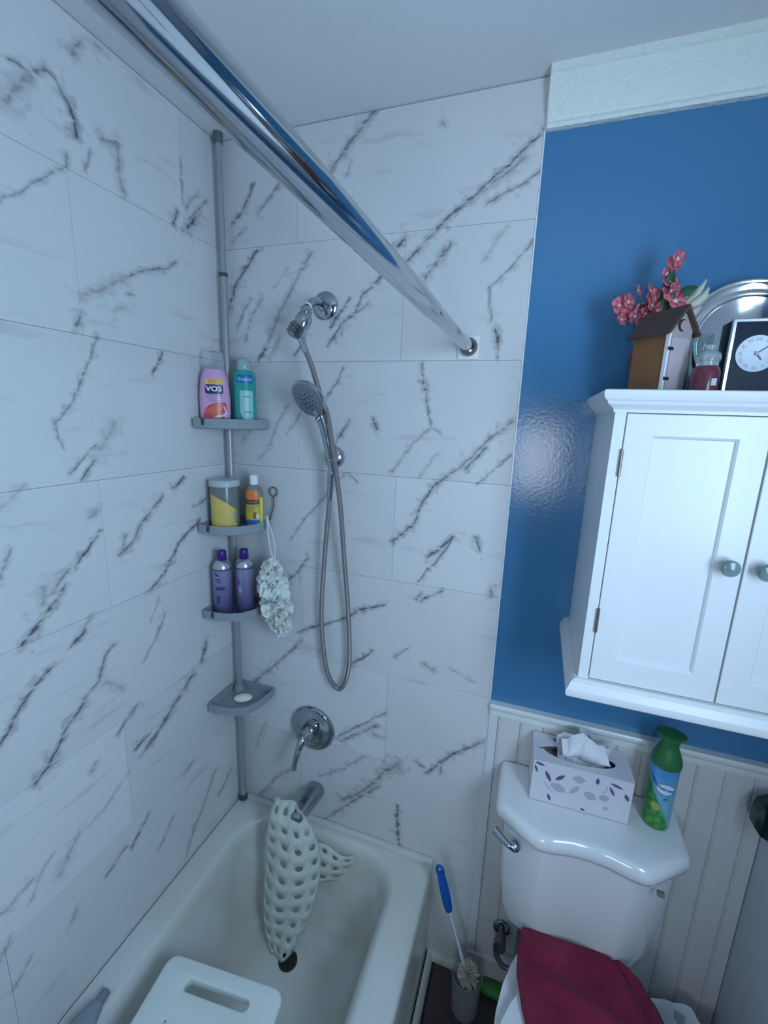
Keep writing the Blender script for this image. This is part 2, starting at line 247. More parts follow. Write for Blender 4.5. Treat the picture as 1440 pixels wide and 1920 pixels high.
def marble(name, axis, segs, tone=1):
    k = NT(name); tc = k.n('ShaderNodeTexCoord'); sp = k.n('ShaderNodeSeparateXYZ'); k.l(tc.outputs['Object'], sp.inputs[0])
    cb = k.n('ShaderNodeCombineXYZ'); k.l(sp.outputs[0 if axis == 'x' else 1], cb.inputs[0]); k.l(sp.outputs[2], cb.inputs[1]); P = cb.outputs[0]
    def wob(scale, amp):
        n = k.n('ShaderNodeTexNoise', i_Scale=float(scale), i_Detail=3.0); k.l(P, n.inputs['Vector'])
        s = k.n('ShaderNodeVectorMath', operation='SUBTRACT', n1=(.5, .5, .5)); k.l(n.outputs['Color'], s.inputs[0])
        c = k.n('ShaderNodeVectorMath', operation='SCALE', n3=amp); k.l(s.outputs[0], c.inputs[0]); return c.outputs[0]
    a1 = k.n('ShaderNodeVectorMath', operation='ADD'); k.l(P, a1.inputs[0]); k.l(wob(30, .015), a1.inputs[1])
    a2 = k.n('ShaderNodeVectorMath', operation='ADD'); k.l(a1.outputs[0], a2.inputs[0]); k.l(wob(110, .005), a2.inputs[1])
    fl = k.n('ShaderNodeVectorMath', operation='MULTIPLY', n1=(1, 1, 0)); k.l(a2.outputs[0], fl.inputs[0]); Q = fl.outputs[0]
    m2 = k.n('ShaderNodeMapping'); m2.inputs['Rotation'].default_value = (0, 0, math.radians(-52)); m2.inputs['Scale'].default_value = (30, 95, 1); k.l(a1.outputs[0], m2.inputs[0])
    brk = k.n('ShaderNodeTexNoise', i_Scale=1.0, i_Detail=4.0); k.l(m2.outputs[0], brk.inputs['Vector'])
    fz = k.n('ShaderNodeMapRange', n1=.32, n2=.68, n3=1.8, n4=.42); f2 = k.n('ShaderNodeTexNoise', i_Scale=42.0, i_Detail=2.0); k.l(P, f2.inputs['Vector']); k.l(f2.outputs[0], fz.inputs[0])
    mask = None
    for (ax, ay), (bx, by), w, kk in segs:
        g = k.n('ShaderNodeGroup'); g.node_tree = VG; k.l(Q, g.inputs['P']); k.l(fz.outputs[0], g.inputs['F'])
        d = (bx-ax, by-ay, 0); g.inputs['A'].default_value = (ax, ay, 0); g.inputs['AB'].default_value = d
        g.inputs['Inv'].default_value = 1/max(d[0]**2+d[1]**2, 1e-6); g.inputs['W'].default_value = w*1.3+.001; g.inputs['K'].default_value = min(1, kk*1.3)
        mask = g.outputs[0] if mask is None else k.math('MAXIMUM', mask, g.outputs[0])
    # soft cloudy streaks that run the same way as the veins
    mp = k.n('ShaderNodeMapping'); mp.inputs['Rotation'].default_value = (0, 0, math.radians(-52)); mp.inputs['Scale'].default_value = (4.5, 24, 1); k.l(a1.outputs[0], mp.inputs[0])
    fn = k.n('ShaderNodeTexNoise', i_Scale=1.0, i_Detail=5.0, i_Roughness=.55); k.l(mp.outputs[0], fn.inputs['Vector'])
    faint = k.math('MULTIPLY', k.ramp(fn.outputs[0], .60, .82), .36)
    if mask is not None:
        mask = k.math('MULTIPLY', mask, k.ramp(brk.outputs[0], .25, .52)); mask = k.math('MAXIMUM', mask, faint)
    else: mask = faint
    hue = k.n('ShaderNodeTexNoise', i_Scale=14.0); k.l(P, hue.inputs['Vector'])
    vc = k.mix(k.ramp(hue.outputs[0], .4, .6), (.115, .098, .125), (.10, .12, .125))
    cl = k.n('ShaderNodeTexNoise', i_Scale=5.0, i_Detail=3.0); k.l(P, cl.inputs['Vector'])
    base = k.mix(cl.outputs[0], (.71*tone, .71*tone, .71*tone), (.64*tone, .65*tone, .66*tone))
    k.l(k.mix(mask, base, vc), k.b.inputs['Base Color']); k.b.inputs['Roughness'].default_value = .42; k.b.inputs['Specular IOR Level'].default_value = .35
    return k.m
def stretches(side):
    out = []
    for pts, w, kk in VEINS[side]:
        for a, b in zip(pts, pts[1:]): out.append((a, b, w, kk))
    return out
WHITE = mat('white_paint', (.78, .79, .78), .35, bump=.05, bscale=90)
# ---------------------------------------------------------------- the room
H = 2.502; XR = 1.53; YN = -2.40; TW = .860
ceil_m = mat('ceiling_paint', (.72, .73, .74), .8, bump=.35, bscale=160)
struct('ceiling', box(B(), -.12, XR+.12, YN-.12, .13, H, H+.1), ceil_m)
floor_m = mat('floor_substrate', (.02, .017, .017), .6)
floor = struct('floor', box(B(), -.12, XR+.12, YN-.12, .13, -.1, -.006), floor_m)
# dark wood look floor planks
k = NT('dark_plank'); tc = k.n('ShaderNodeTexCoord'); mp = k.n('ShaderNodeMapping'); mp.inputs['Scale'].default_value = (40, 3, 1); k.l(tc.outputs['Object'], mp.inputs[0])
nz = k.n('ShaderNodeTexNoise', i_Scale=1.0, i_Detail=6.0); k.l(mp.outputs[0], nz.inputs['Vector'])
k.l(k.mix(nz.outputs[0], (.035, .026, .028), (.075, .055, .055)), k.b.inputs['Base Color']); k.b.inputs['Roughness'].default_value = .45; plank_m = k.m
x = .764
while x < XR:
    x1 = min(x+.1085, XR)
    for y0, y1 in ((YN, -1.21), (-1.208, -.002)) if int(x*100) % 2 else ((YN, -1.61), (-1.608, -.63), (-.628, -.002)):
        part('plank', box(B(), x+.0008, x1-.0008, y0, y1, -.006, 0, .0006, 1), plank_m, floor, None)
    x += .1103
# walls: paint above, boards below
k = NT('blue_satin_paint'); tc = k.n('ShaderNodeTexCoord'); n1 = k.n('ShaderNodeTexNoise', i_Scale=120.0, i_Detail=2.0); k.l(tc.outputs['Object'], n1.inputs['Vector'])
bp = k.n('ShaderNodeBump', i_Strength=.12, i_Distance=.002); k.l(n1.outputs[0], bp.inputs['Height']); k.l(bp.outputs[0], k.b.inputs['Normal'])
n2 = k.n('ShaderNodeTexNoise', i_Scale=3.0); k.l(tc.outputs['Object'], n2.inputs['Vector'])
k.l(k.mix(n2.outputs[0], (.062, .21, .40), (.068, .22, .42)), k.b.inputs['Base Color']); k.b.inputs['Roughness'].default_value = .17; BLUE = k.m
wall_back = struct('wall_back', box(B(), -.12, XR+.12, .008, .13, 0, H), BLUE)
grout = mat('grout', (.80, .80, .81), .8)
wall_left = struct('wall_left', box(B(), -.12, -.008, YN, .008, 0, H), grout)
bm = B(); WY0, WY1, WZ0, WZ1 = -1.46, -.78, 1.28, 2.16
for y0, y1, z0, z1 in ((YN, WY0, 0, H), (WY1, .008, 0, H), (WY0, WY1, 0, WZ0), (WY0, WY1, WZ1, H)): box(bm, XR, XR+.12, y0, y1, z0, z1)
wall_right = struct('wall_right', bm, mat('pale_wall_paint', (.66, .69, .74), .5, bump=.05, bscale=80))
glass_m = NT('frosted_lit_glass'); glass_m.b.inputs['Base Color'].default_value = (.7, .8, .9, 1); glass_m.b.inputs['Emission Color'].default_value = (.62, .82, 1, 1); glass_m.b.inputs['Emission Strength'].default_value = 2.6; glass_m = glass_m.m
def window(n, axis, a0, a1, z0, z1, w):
    bm = B(); fw = .045
    def bb(p0, p1, q0, q1):
        if axis == 'x': box(bm, w, w+.05, p0, p1, q0, q1, .003)
        else: box(bm, p0, p1, w-.05, w, q0, q1, .003)
    bb(a0, a0+fw, z0, z1); bb(a1-fw, a1, z0, z1); bb(a0+fw, a1-fw, z0, z0+fw); bb(a0+fw, a1-fw, z1-fw, z1); bb(a0+fw, a1-fw, (z0+z1)/2-.015, (z0+z1)/2+.015)
    win = struct('window_%d' % n, bm, WHITE)
    bm = B()
    if axis == 'x': box(bm, w+.055, w+.061, a0, a1, z0, z1)
    else: box(bm, a0, a1, w-.061, w-.055, z0, z1)
    part('pane', bm, glass_m, win, None)
window(1, 'x', WY0, WY1, WZ0, WZ1, XR+.01)
bm = B(); FX0, FX1, FZ0, FZ1 = .68, 1.12, 1.20, 1.86
for x0, x1, z0, z1 in ((-.12, FX0, 0, H), (FX1, XR+.12, 0, H), (FX0, FX1, 0, FZ0), (FX0, FX1, FZ1, H)): box(bm, x0, x1, YN-.12, YN, z0, z1)
struct('wall_near', bm, BLUE)
window(2, 'y', FX0, FX1, FZ0, FZ1, YN-.01)
# end wall at the foot of the tub
struct('wall_foot', box(B(), -.008, .76, -1.66, -1.535, 0, H), mat('foot_wall_white', (.74, .75, .77), .4))
# marble tiles, each its own piece with its own stretch of veins
JW = .0003; cuts = [0.0, .096, .4008, .7056, 1.0104, 1.3152, 1.62, 1.9248, 2.2296, H-.002]
def tile(side, a0, a1, z0, z1, parent):
    a0 += JW; a1 -= JW; z0 += JW; z1 -= JW; e = .0005
    pos = (lambda a, d, z: (a, d, z)) if side == 'back' else (lambda a, d, z: (-d, a, z))
    bm = B(); s = 1 if side == 'back' else 1
    back = [pos(a, .0078, z) for a, z in ((a0, z0), (a1, z0), (a1, z1), (a0, z1))]
    mid = [pos(a, .0006, z) for a, z in ((a0, z0), (a1, z0), (a1, z1), (a0, z1))]
    fr = [pos(a, 0.0, z) for a, z in ((a0+e, z0+e), (a1-e, z0+e), (a1-e, z1-e), (a0+e, z1-e))]
    loft(bm, [back, mid, fr])
    m = .03; sg = [q for q in stretches(side) if min(q[0][0], q[1][0]) < a1+m and max(q[0][0], q[1][0]) > a0-m and min(q[0][1], q[1][1]) < z1+m and max(q[0][1], q[1][1]) > z0-m]
    part('tile', bm, marble('marble_tile', 'x' if side == 'back' else 'y', sg, rnd.uniform(.94, 1.05)), parent, None)
r2 = random.Random(3)
for _ in range(26):       # veins on the stretch of the left wall nearer than the photograph reaches
    y = r2.uniform(-1.5, -.86); z = r2.uniform(.4, 2.3); l = r2.uniform(.05, .22); pts = [(y, z)]
    for _j in range(3): y += l*.3*r2.uniform(.6, 1.2); z += l*.33*r2.uniform(.7, 1.4); pts.append((y, z))
    if y < -.76: VEINS['left'].append([pts, r2.uniform(.004, .009), r2.uniform(.4, .8)])
for i in range(9):
    z0, z1 = cuts[i], cuts[i+1]; odd = i in (1, 3, 5, 7)
    odd = i in (2, 4, 6, 8) if False else (round((z0-1.62)/.3048) % 2 != 0) if i > 1 else (i == 1)
    xs = [0, .554, TW] if i in (1, 3, 5, 7) else [0, .249, TW]
    ys = [-1.535, -1.0556, -.446, 0] if i in (1, 3, 5, 7) else [-1.535, -1.360, -.7508, -.1412, 0]
    for a, b in zip(xs, xs[1:]): tile('back', a, b, z0, z1, wall_back)
    for a, b in zip(ys, ys[1:]): tile('left', a, b, z0, z1, wall_left)
struct('trim_1', box(B(), TW, TW+.003, -.0015, .008, 0, H), mat('tile_edge_trim', (.85, .87, .9), .25))
# ceiling cove strip with embossed scrolls
cm = NT('embossed_cove'); tc = cm.n('ShaderNodeTexCoord'); vo = cm.n('ShaderNodeTexVoronoi', i_Scale=46.0); vo.feature = 'SMOOTH_F1'
nzz = cm.n('ShaderNodeTexNoise', i_Scale=30.0, i_Detail=3.0); cm.l(tc.outputs['Object'], nzz.inputs['Vector']); ad = cm.n('ShaderNodeMix', data_type='VECTOR', n0=.06); cm.l(tc.outputs['Object'], ad.inputs[4]); cm.l(nzz.outputs['Color'], ad.inputs[5]); cm.l(ad.outputs[1], vo.inputs['Vector'])
sn = cm.math('SINE', cm.math('MULTIPLY', vo.outputs['Distance'], 14.0))
bp = cm.n('ShaderNodeBump', i_Strength=.22, i_Distance=.004); cm.l(sn, bp.inputs['Height']); cm.l(bp.outputs[0], cm.b.inputs['Normal'])
cm.b.inputs['Base Color'].default_value = (.78, .82, .77, 1); cm.b.inputs['Roughness'].default_value = .5
prof = [(-.001, 2.400), (-.006, 2.400), (-.009, 2.406), (-.007, 2.412), (-.010, 2.418), (-.020, 2.440), (-.026, 2.470), (-.028, 2.485), (-.034, 2.488), (-.034, 2.5018), (.0078, 2.5018), (.0078, 2.400)]
def extr(prof, x0, x1): bm = B(); loft(bm, [[(x0, y, z) for y, z in prof], [(x1, y, z) for y, z in prof]]); return bm
struct('trim_2', extr(prof, TW+.004, XR-.001), cm.m, smooth=30)
# chair rail and the tongue and groove boards below it
rail = [(.0078, .962), (-.006, .962), (-.008, .968), (-.008, .980), (-.013, .986), (-.016, .992), (-.016, .998), (-.013, 1.002), (.0078, 1.002)]
struct('trim_3', extr(rail, TW+.004, XR-.001), mat('rail_gloss_white', (.80, .82, .80), .22), smooth=30)
board_m = mat('board_white', (.70, .70, .70), .38, var=.5, vscale=6, col2=(.62, .60, .59))
x = TW+.0285
while x < XR-.01:
    x1 = min(x+.0605, XR-.001); bm = B()
    sec = [(x, .0078), (x, -.0005), (x+.002, -.0035), (x+.0045, -.004), (x+.0055, -.0025), (x+.0065, -.004)]
    if x1-.012 > x+.01: sec += [(x1-.0045, -.004), (x1-.002, -.0035)]
    sec += [(x1-.0004, -.0005), (x1-.0004, .0078)]
    loft(bm, [[(a, b, .095) for a, b in sec], [(a, b, .962) for a, b in sec]])
    part('board', bm, board_m, wall_back, None); x += .0605
struct('trim_4', box(B(), TW+.0035, TW+.028, -.006, .0078, .095, .962, .002), mat('corner_strip', (.70, .72, .75), .35))
struct('baseboard_back', box(B(), TW+.0035, XR-.001, -.012, .0078, 0, .095, .003), mat('baseboard_white', (.62, .62, .60), .4))
# narrow quarter round along the tub and the end wall
bm = B(); q = [(0, 0)]+[(.02*math.cos(a), .024*math.sin(a)) for a in [i*PI/12 for i in range(7)]]
loft(bm, [[(.7375+a, -1.53, z) for a, z in q], [(.7375+a, -.014, z) for a, z in q]])
struct('trim_5', bm, mat('quarter_round', (.55, .56, .50), .4), smooth=40)
bm = B(); loft(bm, [[(.7375, -.0005-a, z) for a, z in q], [(TW+.003, -.0005-a, z) for a, z in q]])
struct('trim_6', bm, MATS['quarter_round'], smooth=40)
# ================================================================ bath fixtures
CH = mat('chrome', (.44, .47, .51), .08, 1); CHD = mat('dark_chrome', (.22, .21, .22), .15, 1); ENAMEL = mat('tub_enamel', (.68, .70, .68), .25, var=.6, vscale=5, col2=(.60, .58, .50), coat=.3)
_k = ENAMEL.node_tree; _n = _k.nodes; _b = _n['Principled BSDF']; _src = _b.inputs['Base Color'].links[0].from_socket
_tc = _n.new('ShaderNodeTexCoord'); _sp = _n.new('ShaderNodeSeparateXYZ'); _k.links.new(_tc.outputs['Object'], _sp.inputs[0])
_a = _n.new('ShaderNodeMapRange'); _a.inputs[1].default_value = .30; _a.inputs[2].default_value = .62; _k.links.new(_sp.outputs[1], _a.inputs[0])      # tan film at the tap end
_z = _n.new('ShaderNodeMapRange'); _z.inputs[1].default_value = .372; _z.inputs[2].default_value = .33; _k.links.new(_sp.outputs[2], _z.inputs[0])    # only inside the basin
_nz = _n.new('ShaderNodeTexNoise'); _nz.inputs['Scale'].default_value = 5; _nz.inputs['Detail'].default_value = 4; _k.links.new(_tc.outputs['Object'], _nz.inputs['Vector'])
_r = _n.new('ShaderNodeMapRange'); _r.inputs[1].default_value = .35; _r.inputs[2].default_value = .62; _k.links.new(_nz.outputs[0], _r.inputs[0])
def _mul(p, q):
    m_ = _n.new('ShaderNodeMath'); m_.operation = 'MULTIPLY'
    for i_, x_ in enumerate((p, q)):
        if isinstance(x_, float): m_.inputs[i_].default_value = x_
        else: _k.links.new(x_, m_.inputs[i_])
    return m_.outputs[0]
_mx = _n.new('ShaderNodeMix'); _mx.data_type = 'RGBA'; _k.links.new(_mul(_mul(_mul(_a.outputs[0], _z.outputs[0]), _r.outputs[0]), .42), _mx.inputs[0]); _k.links.new(_src, _mx.inputs[6]); _mx.inputs[7].default_value = (.44, .36, .24, 1); _k.links.new(_mx.outputs[2], _b.inputs['Base Color'])
PORC = mat('porcelain', (.80, .82, .84), .12, coat=.4)
# bathtub
tub = thing('bathtub', 'white alcove bathtub along the marble walls, faint tan stains inside', 'bathtub', (.366, -.76, 0))
bm = B(); n = 8
L = [rrect(.001, .733, -1.531, -.001, .006, .0, n), rrect(.001, .733, -1.531, -.001, .006, .362, n), rrect(.002, .731, -1.530, -.002, .008, .374, n), rrect(.006, .724, -1.527, -.003, .012, .382, n),
     rrect(.072, .645, -1.44, -.030, .125, .383, n), rrect(.080, .636, -1.43, -.036, .125, .380, n), rrect(.088, .626, -1.42, -.044, .120, .368, n), rrect(.094, .616, -1.41, -.050, .118, .345, n),
     rrect(.108, .600, -1.36, -.075, .12, .24, n), rrect(.130, .580, -1.29, -.105, .12, .13, n), rrect(.150, .560, -1.26, -.130, .11, .088, n), rrect(.180, .530, -1.22, -.160, .09, .070, n), rrect(.22, .49, -1.16, -.2, .06, .066, n)]
loft(bm, L, True, True); part('shell', bm, ENAMEL, tub, 50)
part('wall_flange', box(B(), .001, .733, -.020, -.001, .381, .3985, .003), ENAMEL, tub)
part('drain', disc(B(), (.328, -.224, .066), (0, 0, 1), [(0, .03), (.003, .03), (.004, .026), (.002, .02), (.0015, .001)], 24), mat('drain_dark', (.05, .04, .035), .4, .5), tub)
# chrome curtain rod with end socket and its pad
rod = thing('shower_rod', 'thick chrome shower curtain rod crossing under the ceiling to the marble wall', 'curtain rod', (.731, -.02, 1.955))
rx, rz = .731, 1.955
part('outer_tube', disc(B(), (rx, -1.53, rz), (0, 1, 0), [(0, .0155), (1.125, .0155), (1.127, .0148)], 48), CH, rod)
part('inner_tube', disc(B(), (rx, -.41, rz), (0, 1, 0), [(0, .0140), (.40, .0140)], 48), CH, rod)
part('end_socket', disc(B(), (rx, -.0045, rz), (0, -1, 0), [(0, .021), (.010, .0225), (.020, .0205), (.026, .0165), (.026, .0142)], 36), CHD, rod)
part('wall_pad', box(B(), .704, .756, -.0050, -.0006, 1.927, 1.982, .001), mat('pad_white', (.85, .86, .83), .4), rod)
# wall mounted shower arm with holder
arm = thing('shower_outlet', 'chrome shower arm with round wall plate and swivel holder, nearest the ceiling', 'shower arm', (.327, 0, 2.069))
part('wall_plate', disc(B(), (.335, -.0008, 2.068), (0, -1, 0), [(0, .036), (.004, .036), (.009, .031), (.012, .018), (.020, .0125)], 36), CH, arm)
part('pipe', tube(B(), [(.335, -.005, 2.068), (.334, -.035, 2.070), (.330, -.065, 2.063), (.327, -.087, 2.045)], .0105, 16, 6), CH, arm)
part('thread_tape', disc(B(), (.3275, -.084, 2.049), (-.1, -.75, -.66), [(0, .0118), (.005, .0118)], 20), mat('tape_white', (.85, .86, .85), .6), arm)
part('swivel_body', disc(B(), (.327, -.089, 2.044), (-.12, -.32, -.93), [(0, .0125), (.006, .0155), (.013, .0155), (.016, .0125), (.020, .018), (.034, .0215), (.050, .019), (.060, .013), (.072, .0115), (.082, .0115)], 28), CH, arm)
bm = B(); disc(bm, (.318, -.115, 2.000), (-.35, -.35, -.87), [(0, .0165), (.008, .018), (.030, .0165), (.034, .013)], 8); part('cradle', bm, mat('grey_green_chrome', (.25, .32, .33), .2, 1), arm, 25)
for dz in (0, .009, .018): part('cradle_rib', disc(B(), (.316-.35*dz, -.118-.35*dz, 1.996-.87*dz), (-.35, -.35, -.87), [(0, .0175), (.003, .0195), (.006, .0175)], 20), CHD, arm)
# hose
hose = thing('shower_hose', 'long metal shower hose hanging in a narrow loop on the marble', 'hose', (.39, -.02, 1.4))
hp = [(.322, -.108, 1.966), (.332, -.102, 1.935), (.347, -.100, 1.900), (.371, -.098, 1.828), (.389, -.092, 1.777), (.402, -.078, 1.668), (.416, -.064, 1.535), (.422, -.045, 1.375), (.431, -.030, 1.205), (.436, -.025, 1.065), (.428, -.025, .985), (.403, -.025, .937), (.366, -.025, .975), (.346, -.025, 1.072), (.341, -.028, 1.19), (.350, -.035, 1.31), (.365, -.045, 1.445), (.380, -.055, 1.560), (.386, -.060, 1.625)]
HM = NT('metal_hose'); tc = HM.n('ShaderNodeTexCoord'); sp = HM.n('ShaderNodeSeparateXYZ'); HM.l(tc.outputs['Object'], sp.inputs[0])
sn = HM.math('SINE', HM.math('MULTIPLY', sp.outputs[2], 2200.0)); bp = HM.n('ShaderNodeBump', i_Strength=.5, i_Distance=.0012); HM.l(sn, bp.inputs['Height']); HM.l(bp.outputs[0], HM.b.inputs['Normal'])
HM.b.inputs['Base Color'].default_value = (.38, .35, .35, 1); HM.b.inputs['Metallic'].default_value = 1; HM.b.inputs['Roughness'].default_value = .25
bm = B(); tube(bm, hp, .0068, 14, 10); part('flexible_hose', bm, HM.m, hose, 60)
part('nut', tube(B(), [(.321, -.109, 1.969), (.332, -.102, 1.935)], lambda t: .0098-.002*t, 10), CH, hose, 30)
part('nut', tube(B(), [(.379, -.054, 1.548), (.386, -.060, 1.625)], lambda t: .0075+.0035*t, 14), CH, hose, 30)
# handheld shower
hh = thing('handheld_shower', 'chrome handheld shower head with round nozzle face, resting in its wall clip', 'shower head', (.37, -.07, 1.75))
nf = Vector((-.25, -.80, -.58)).normalized(); hc = Vector((.350, -.122, 1.818))
part('head_shell', disc(B(), hc-nf*.020, nf, [(0, .014), (.002, .030), (.008, .045), (.014, .0515), (.020, .053), (.024, .052), (.0245, .048)], 44), CH, hh)
part('spray_face', disc(B(), hc+nf*.0042, nf, [(0, .0478), (.0012, .0475), (.0016, .044), (.0010, .030), (.0016, .028)], 44), mat('spray_grey', (.20, .24, .28), .3, .3), hh)
qf = nf.to_track_quat('Z', 'Y'); fc = hc+nf*.0062; dk = mat('nozzle_dark', (.015, .018, .02), .5)
for rr, cnt, sz in ((.008, 5, .0022), (.018, 8, .0028), (.027, 10, .0016)):
    for i in range(cnt):
        a = 2*PI*i/cnt+rr*40; part('nozzle', disc(B(), fc+qf@Vector((rr*math.cos(a), rr*math.sin(a), -.001)), nf, [(0, sz), (.0018, sz*.8)], 8), dk, hh, 60)
part('handle', tube(B(), [(.362, -.098, 1.795), (.371, -.090, 1.768), (.380, -.076, 1.71), (.387, -.062, 1.645), (.388, -.060, 1.622)], lambda t: .018-.0065*min(1, t*2.2), 18, 6), CH, hh)
part('selector', disc(B(), hc+Vector((.03, .0, -.045)), (-.4, -.5, -.75), [(0, .006), (.012, .005)], 12), CHD, hh)
clip = thing('shower_clip', 'round chrome wall clip carrying the handheld shower, midway up', 'shower holder', (.370, 0, 1.656))
part('wall_plate', disc(B(), (.368, -.0008, 1.662), (0, -1, 0), [(0, .031), (.006, .031), (.013, .027), (.018, .017), (.034, .012)], 32), CH, clip)
part('clip_ring', tube(B(), [(.388+.0155*math.cos(a), -.063+.0155*math.sin(a), 1.660) for a in [math.radians(110+i*300/14) for i in range(15)]], .004, 8), CH, clip)
# valve
valve = thing('shower_valve', 'round chrome valve plate with a drooping lever above the tub spout', 'shower valve', (.296, 0, .75))
part('wall_plate', disc(B(), (.297, -.0008, .750), (0, -1, 0), [(0, .081), (.004, .081), (.010, .076), (.009, .060), (.012, .055), (.013, .030)], 48), CH, valve)
part('hub', disc(B(), (.297, -.012, .752), (.03, -1, .12), [(0, .030), (.02, .027), (.045, .022), (.060, .019), (.066, .012)], 32), CH, valve)
part('lever', tube(B(), [(.299, -.052, .766), (.301, -.078, .762), (.296, -.094, .735), (.288, -.098, .700), (.281, -.099, .665)], lambda t: .0175-.010*t**.6+(.002 if t > .9 else 0), 18, 6), CH, valve)
# spout
spt = thing('tub_spout', 'dull chrome tub spout jutting from the marble over the tub rim', 'spout', (.295, 0, .51))
sm = mat('dull_chrome', (.34, .38, .42), .22, 1); bm = B(); L = []
for y, hw, z0, z1, r in ((-.0008, .029, .478, .540, .024), (-.03, .0275, .482, .542, .022), (-.08, .025, .492, .543, .020), (-.120, .0235, .496, .541, .019), (-.138, .021, .498, .536, .017), (-.143, .015, .502, .530, .012)):
    L.append([(a+.311-.295*0, y, b) for a, b, _ in rrect(-hw, hw, z0, z1, min(r, (z1-z0)/2-.001), 0, 6)])
loft(bm, L); part('body', bm, sm, spt, 35)
part('top_plate', box(B(), .302, .320, -.095, -.030, .541, .5445, .001), CHD, spt)
# perforated mat draped on the spout
k = NT('mat_vinyl'); k.b.inputs['Base Color'].default_value = (.90, .94, .88, 1); k.b.inputs['Roughness'].default_value = .3; k.b.inputs['Transmission Weight'].default_value = .2; k.b.inputs['IOR'].default_value = 1.15; k.l(k.b.outputs[0], (mx := k.n('ShaderNodeMixShader', n0=.35)).inputs[1]); tr = k.n('ShaderNodeBsdfTranslucent'); tr.inputs[0].default_value = (.95, .98, .92, 1); k.l(tr.outputs[0], mx.inputs[2]); k.l(mx.outputs[0], k.t.nodes['Material Output'].inputs[0]); VIN = k.m
cell = 1.0
def matmesh(nx, ny, f, cups):
    bm = B(); ring = 12
    V = {}
    def vert(u, v):
        key = (round(u, 4), round(v, 4))
        if key not in V: V[key] = bm.verts.new(f(u, v))
        return V[key]
    for j in range(ny):
        for i in range(nx):
            cx, cy = i+.5, j+.5; sq = []
            for (a, b) in ((-.5, -.5), (-.17, -.5), (.17, -.5), (.5, -.5), (.5, -.17), (.5, .17), (.5, .5), (.17, .5), (-.17, .5), (-.5, .5), (-.5, .17), (-.5, -.17)): sq.append(vert(cx+a, cy+b))
            hl = []
            for q in range(12):
                a = -PI*.75+2*PI*q/12; hl.append(vert(cx+.235*math.cos(a), cy+.185*math.sin(a)))
            for q in range(12): bm.faces.new((sq[q], sq[(q+1) % 12], hl[(q+1) % 12], hl[q]))
            if i < nx-1 and j < ny-1 and cups:
                p = f(cx+.5, cy+.5); p2 = f(cx+.55, cy+.5); p3 = f(cx+.5, cy+.55)
                nn = (Vector(p2)-Vector(p)).cross(Vector(p3)-Vector(p)).normalized()
                if nn.y > 0: nn = -nn
                disc(bm, Vector(p)-nn*.001, nn, [(0, .0075), (.002, .007), (.003, .0045), (.0033, .001)], 12)
    return bm
def drape(u, v):
    t = v/10; s = u/5*2-1
    half = .016+.080*math.sin(PI*min(1, (t*.93+.05)))**.62*(1-.10*t)
    cx = .268+.038*t+.010*math.sin(t*5); z = .556-.484*t
    yb = -.150-.030*math.sin(t*PI*.9)-.075*t*t
    a = s*1.15*1.25
    x = cx+half*math.sin(a)/math.sin(1.15)*1.0 if abs(a) < PI/2 else cx+half*(1 if s > 0 else -1)*1.1
    y = yb+half*.75*(1-math.cos(a))+.006*math.sin(s*5+t*9)
    if t < .1: y += (.1-t)*.35*(1-s*s)
    return (x, y, z)
dm = thing('bath_mat', 'translucent white perforated bath mat draped over the tub spout', 'bath mat', (.30, -.15, .3))
o = part('mat_sheet', matmesh(5, 10, drape, True), VIN, dm, 60); o.modifiers.new('thickness', 'SOLIDIFY').thickness = .0016
def fold(u, v):
    s, t = u/4, v/3
    return (.335+.145*s, -.118+.062*s+.010*math.sin(s*6+t*3), .400-.145*t-.09*s*(1-t)*.3+.012*math.sin(s*5))
o = part('mat_fold', matmesh(4, 3, fold, True), VIN, dm, 60); o.modifiers.new('thickness', 'SOLIDIFY').thickness = .0016
# bath bench
bench = thing('bath_stool', 'white plastic bath stool with a handle slot, standing in the tub', 'stool', (.345, -.68, .07))
bp_ = mat('bench_plastic', (.76, .80, .77), .45, bump=.1, bscale=200)
M = Matrix.Translation((.345, -.73, .4085)) @ Matrix.Rotation(math.radians(6), 4, 'Z')
out = [(x, y) for x, y, _ in rrect(-.152, .152, -.24, .24, .022, 0, 5)]
holes = [[(x, y) for x, y, _ in rrect(-.088, .090, .180, .214, .0165, 0, 6)], [(x, y) for x, y, _ in rrect(-.088, .090, -.214, -.180, .0165, 0, 6)]]
for i in range(-1, 2):
    for j in range(-3, 4):
        holes.append(circle(i*.085+(.0 if j % 2 else .0), j*.043, .0085, 14, .0105) if not (abs(j) == 3 and i) else circle(i*.085, j*.043-.001, .0075, 12))
bm = B(); shape2d(bm, out, holes, .023, .005, M); bmesh.ops.remove_doubles(bm, verts=bm.verts, dist=1e-5); part('seat', bm, bp_, bench, 35)
bm = B(); shape2d(bm, [(x*.97, y*.985) for x, y in out], [[(x*.88, y*.93) for x, y in out]], .020, .002, M @ Matrix.Translation((0, 0, -.020))); part('skirt', bm, bp_, bench, 35)
for sx in (-1, 1):
    for sy in (-1, 1):
        p = M @ Vector((sx*.105, sy*.145, -.024)); q_ = M @ Vector((sx*.112, sy*.155, 0)); q_.z = .085
        lg = part('leg', tube(B(), [p, q_], .0125, 14), mat('aluminium', (.6, .62, .65), .35, .8), bench)
        part('foot_cap', disc(B(), (q_.x, q_.y, .0675), (0, 0, 1), [(0, .022), (.006, .021), (.02, .0165), (.03, .0155)], 18), mat('rubber_grey', (.25, .26, .27), .6), lg)
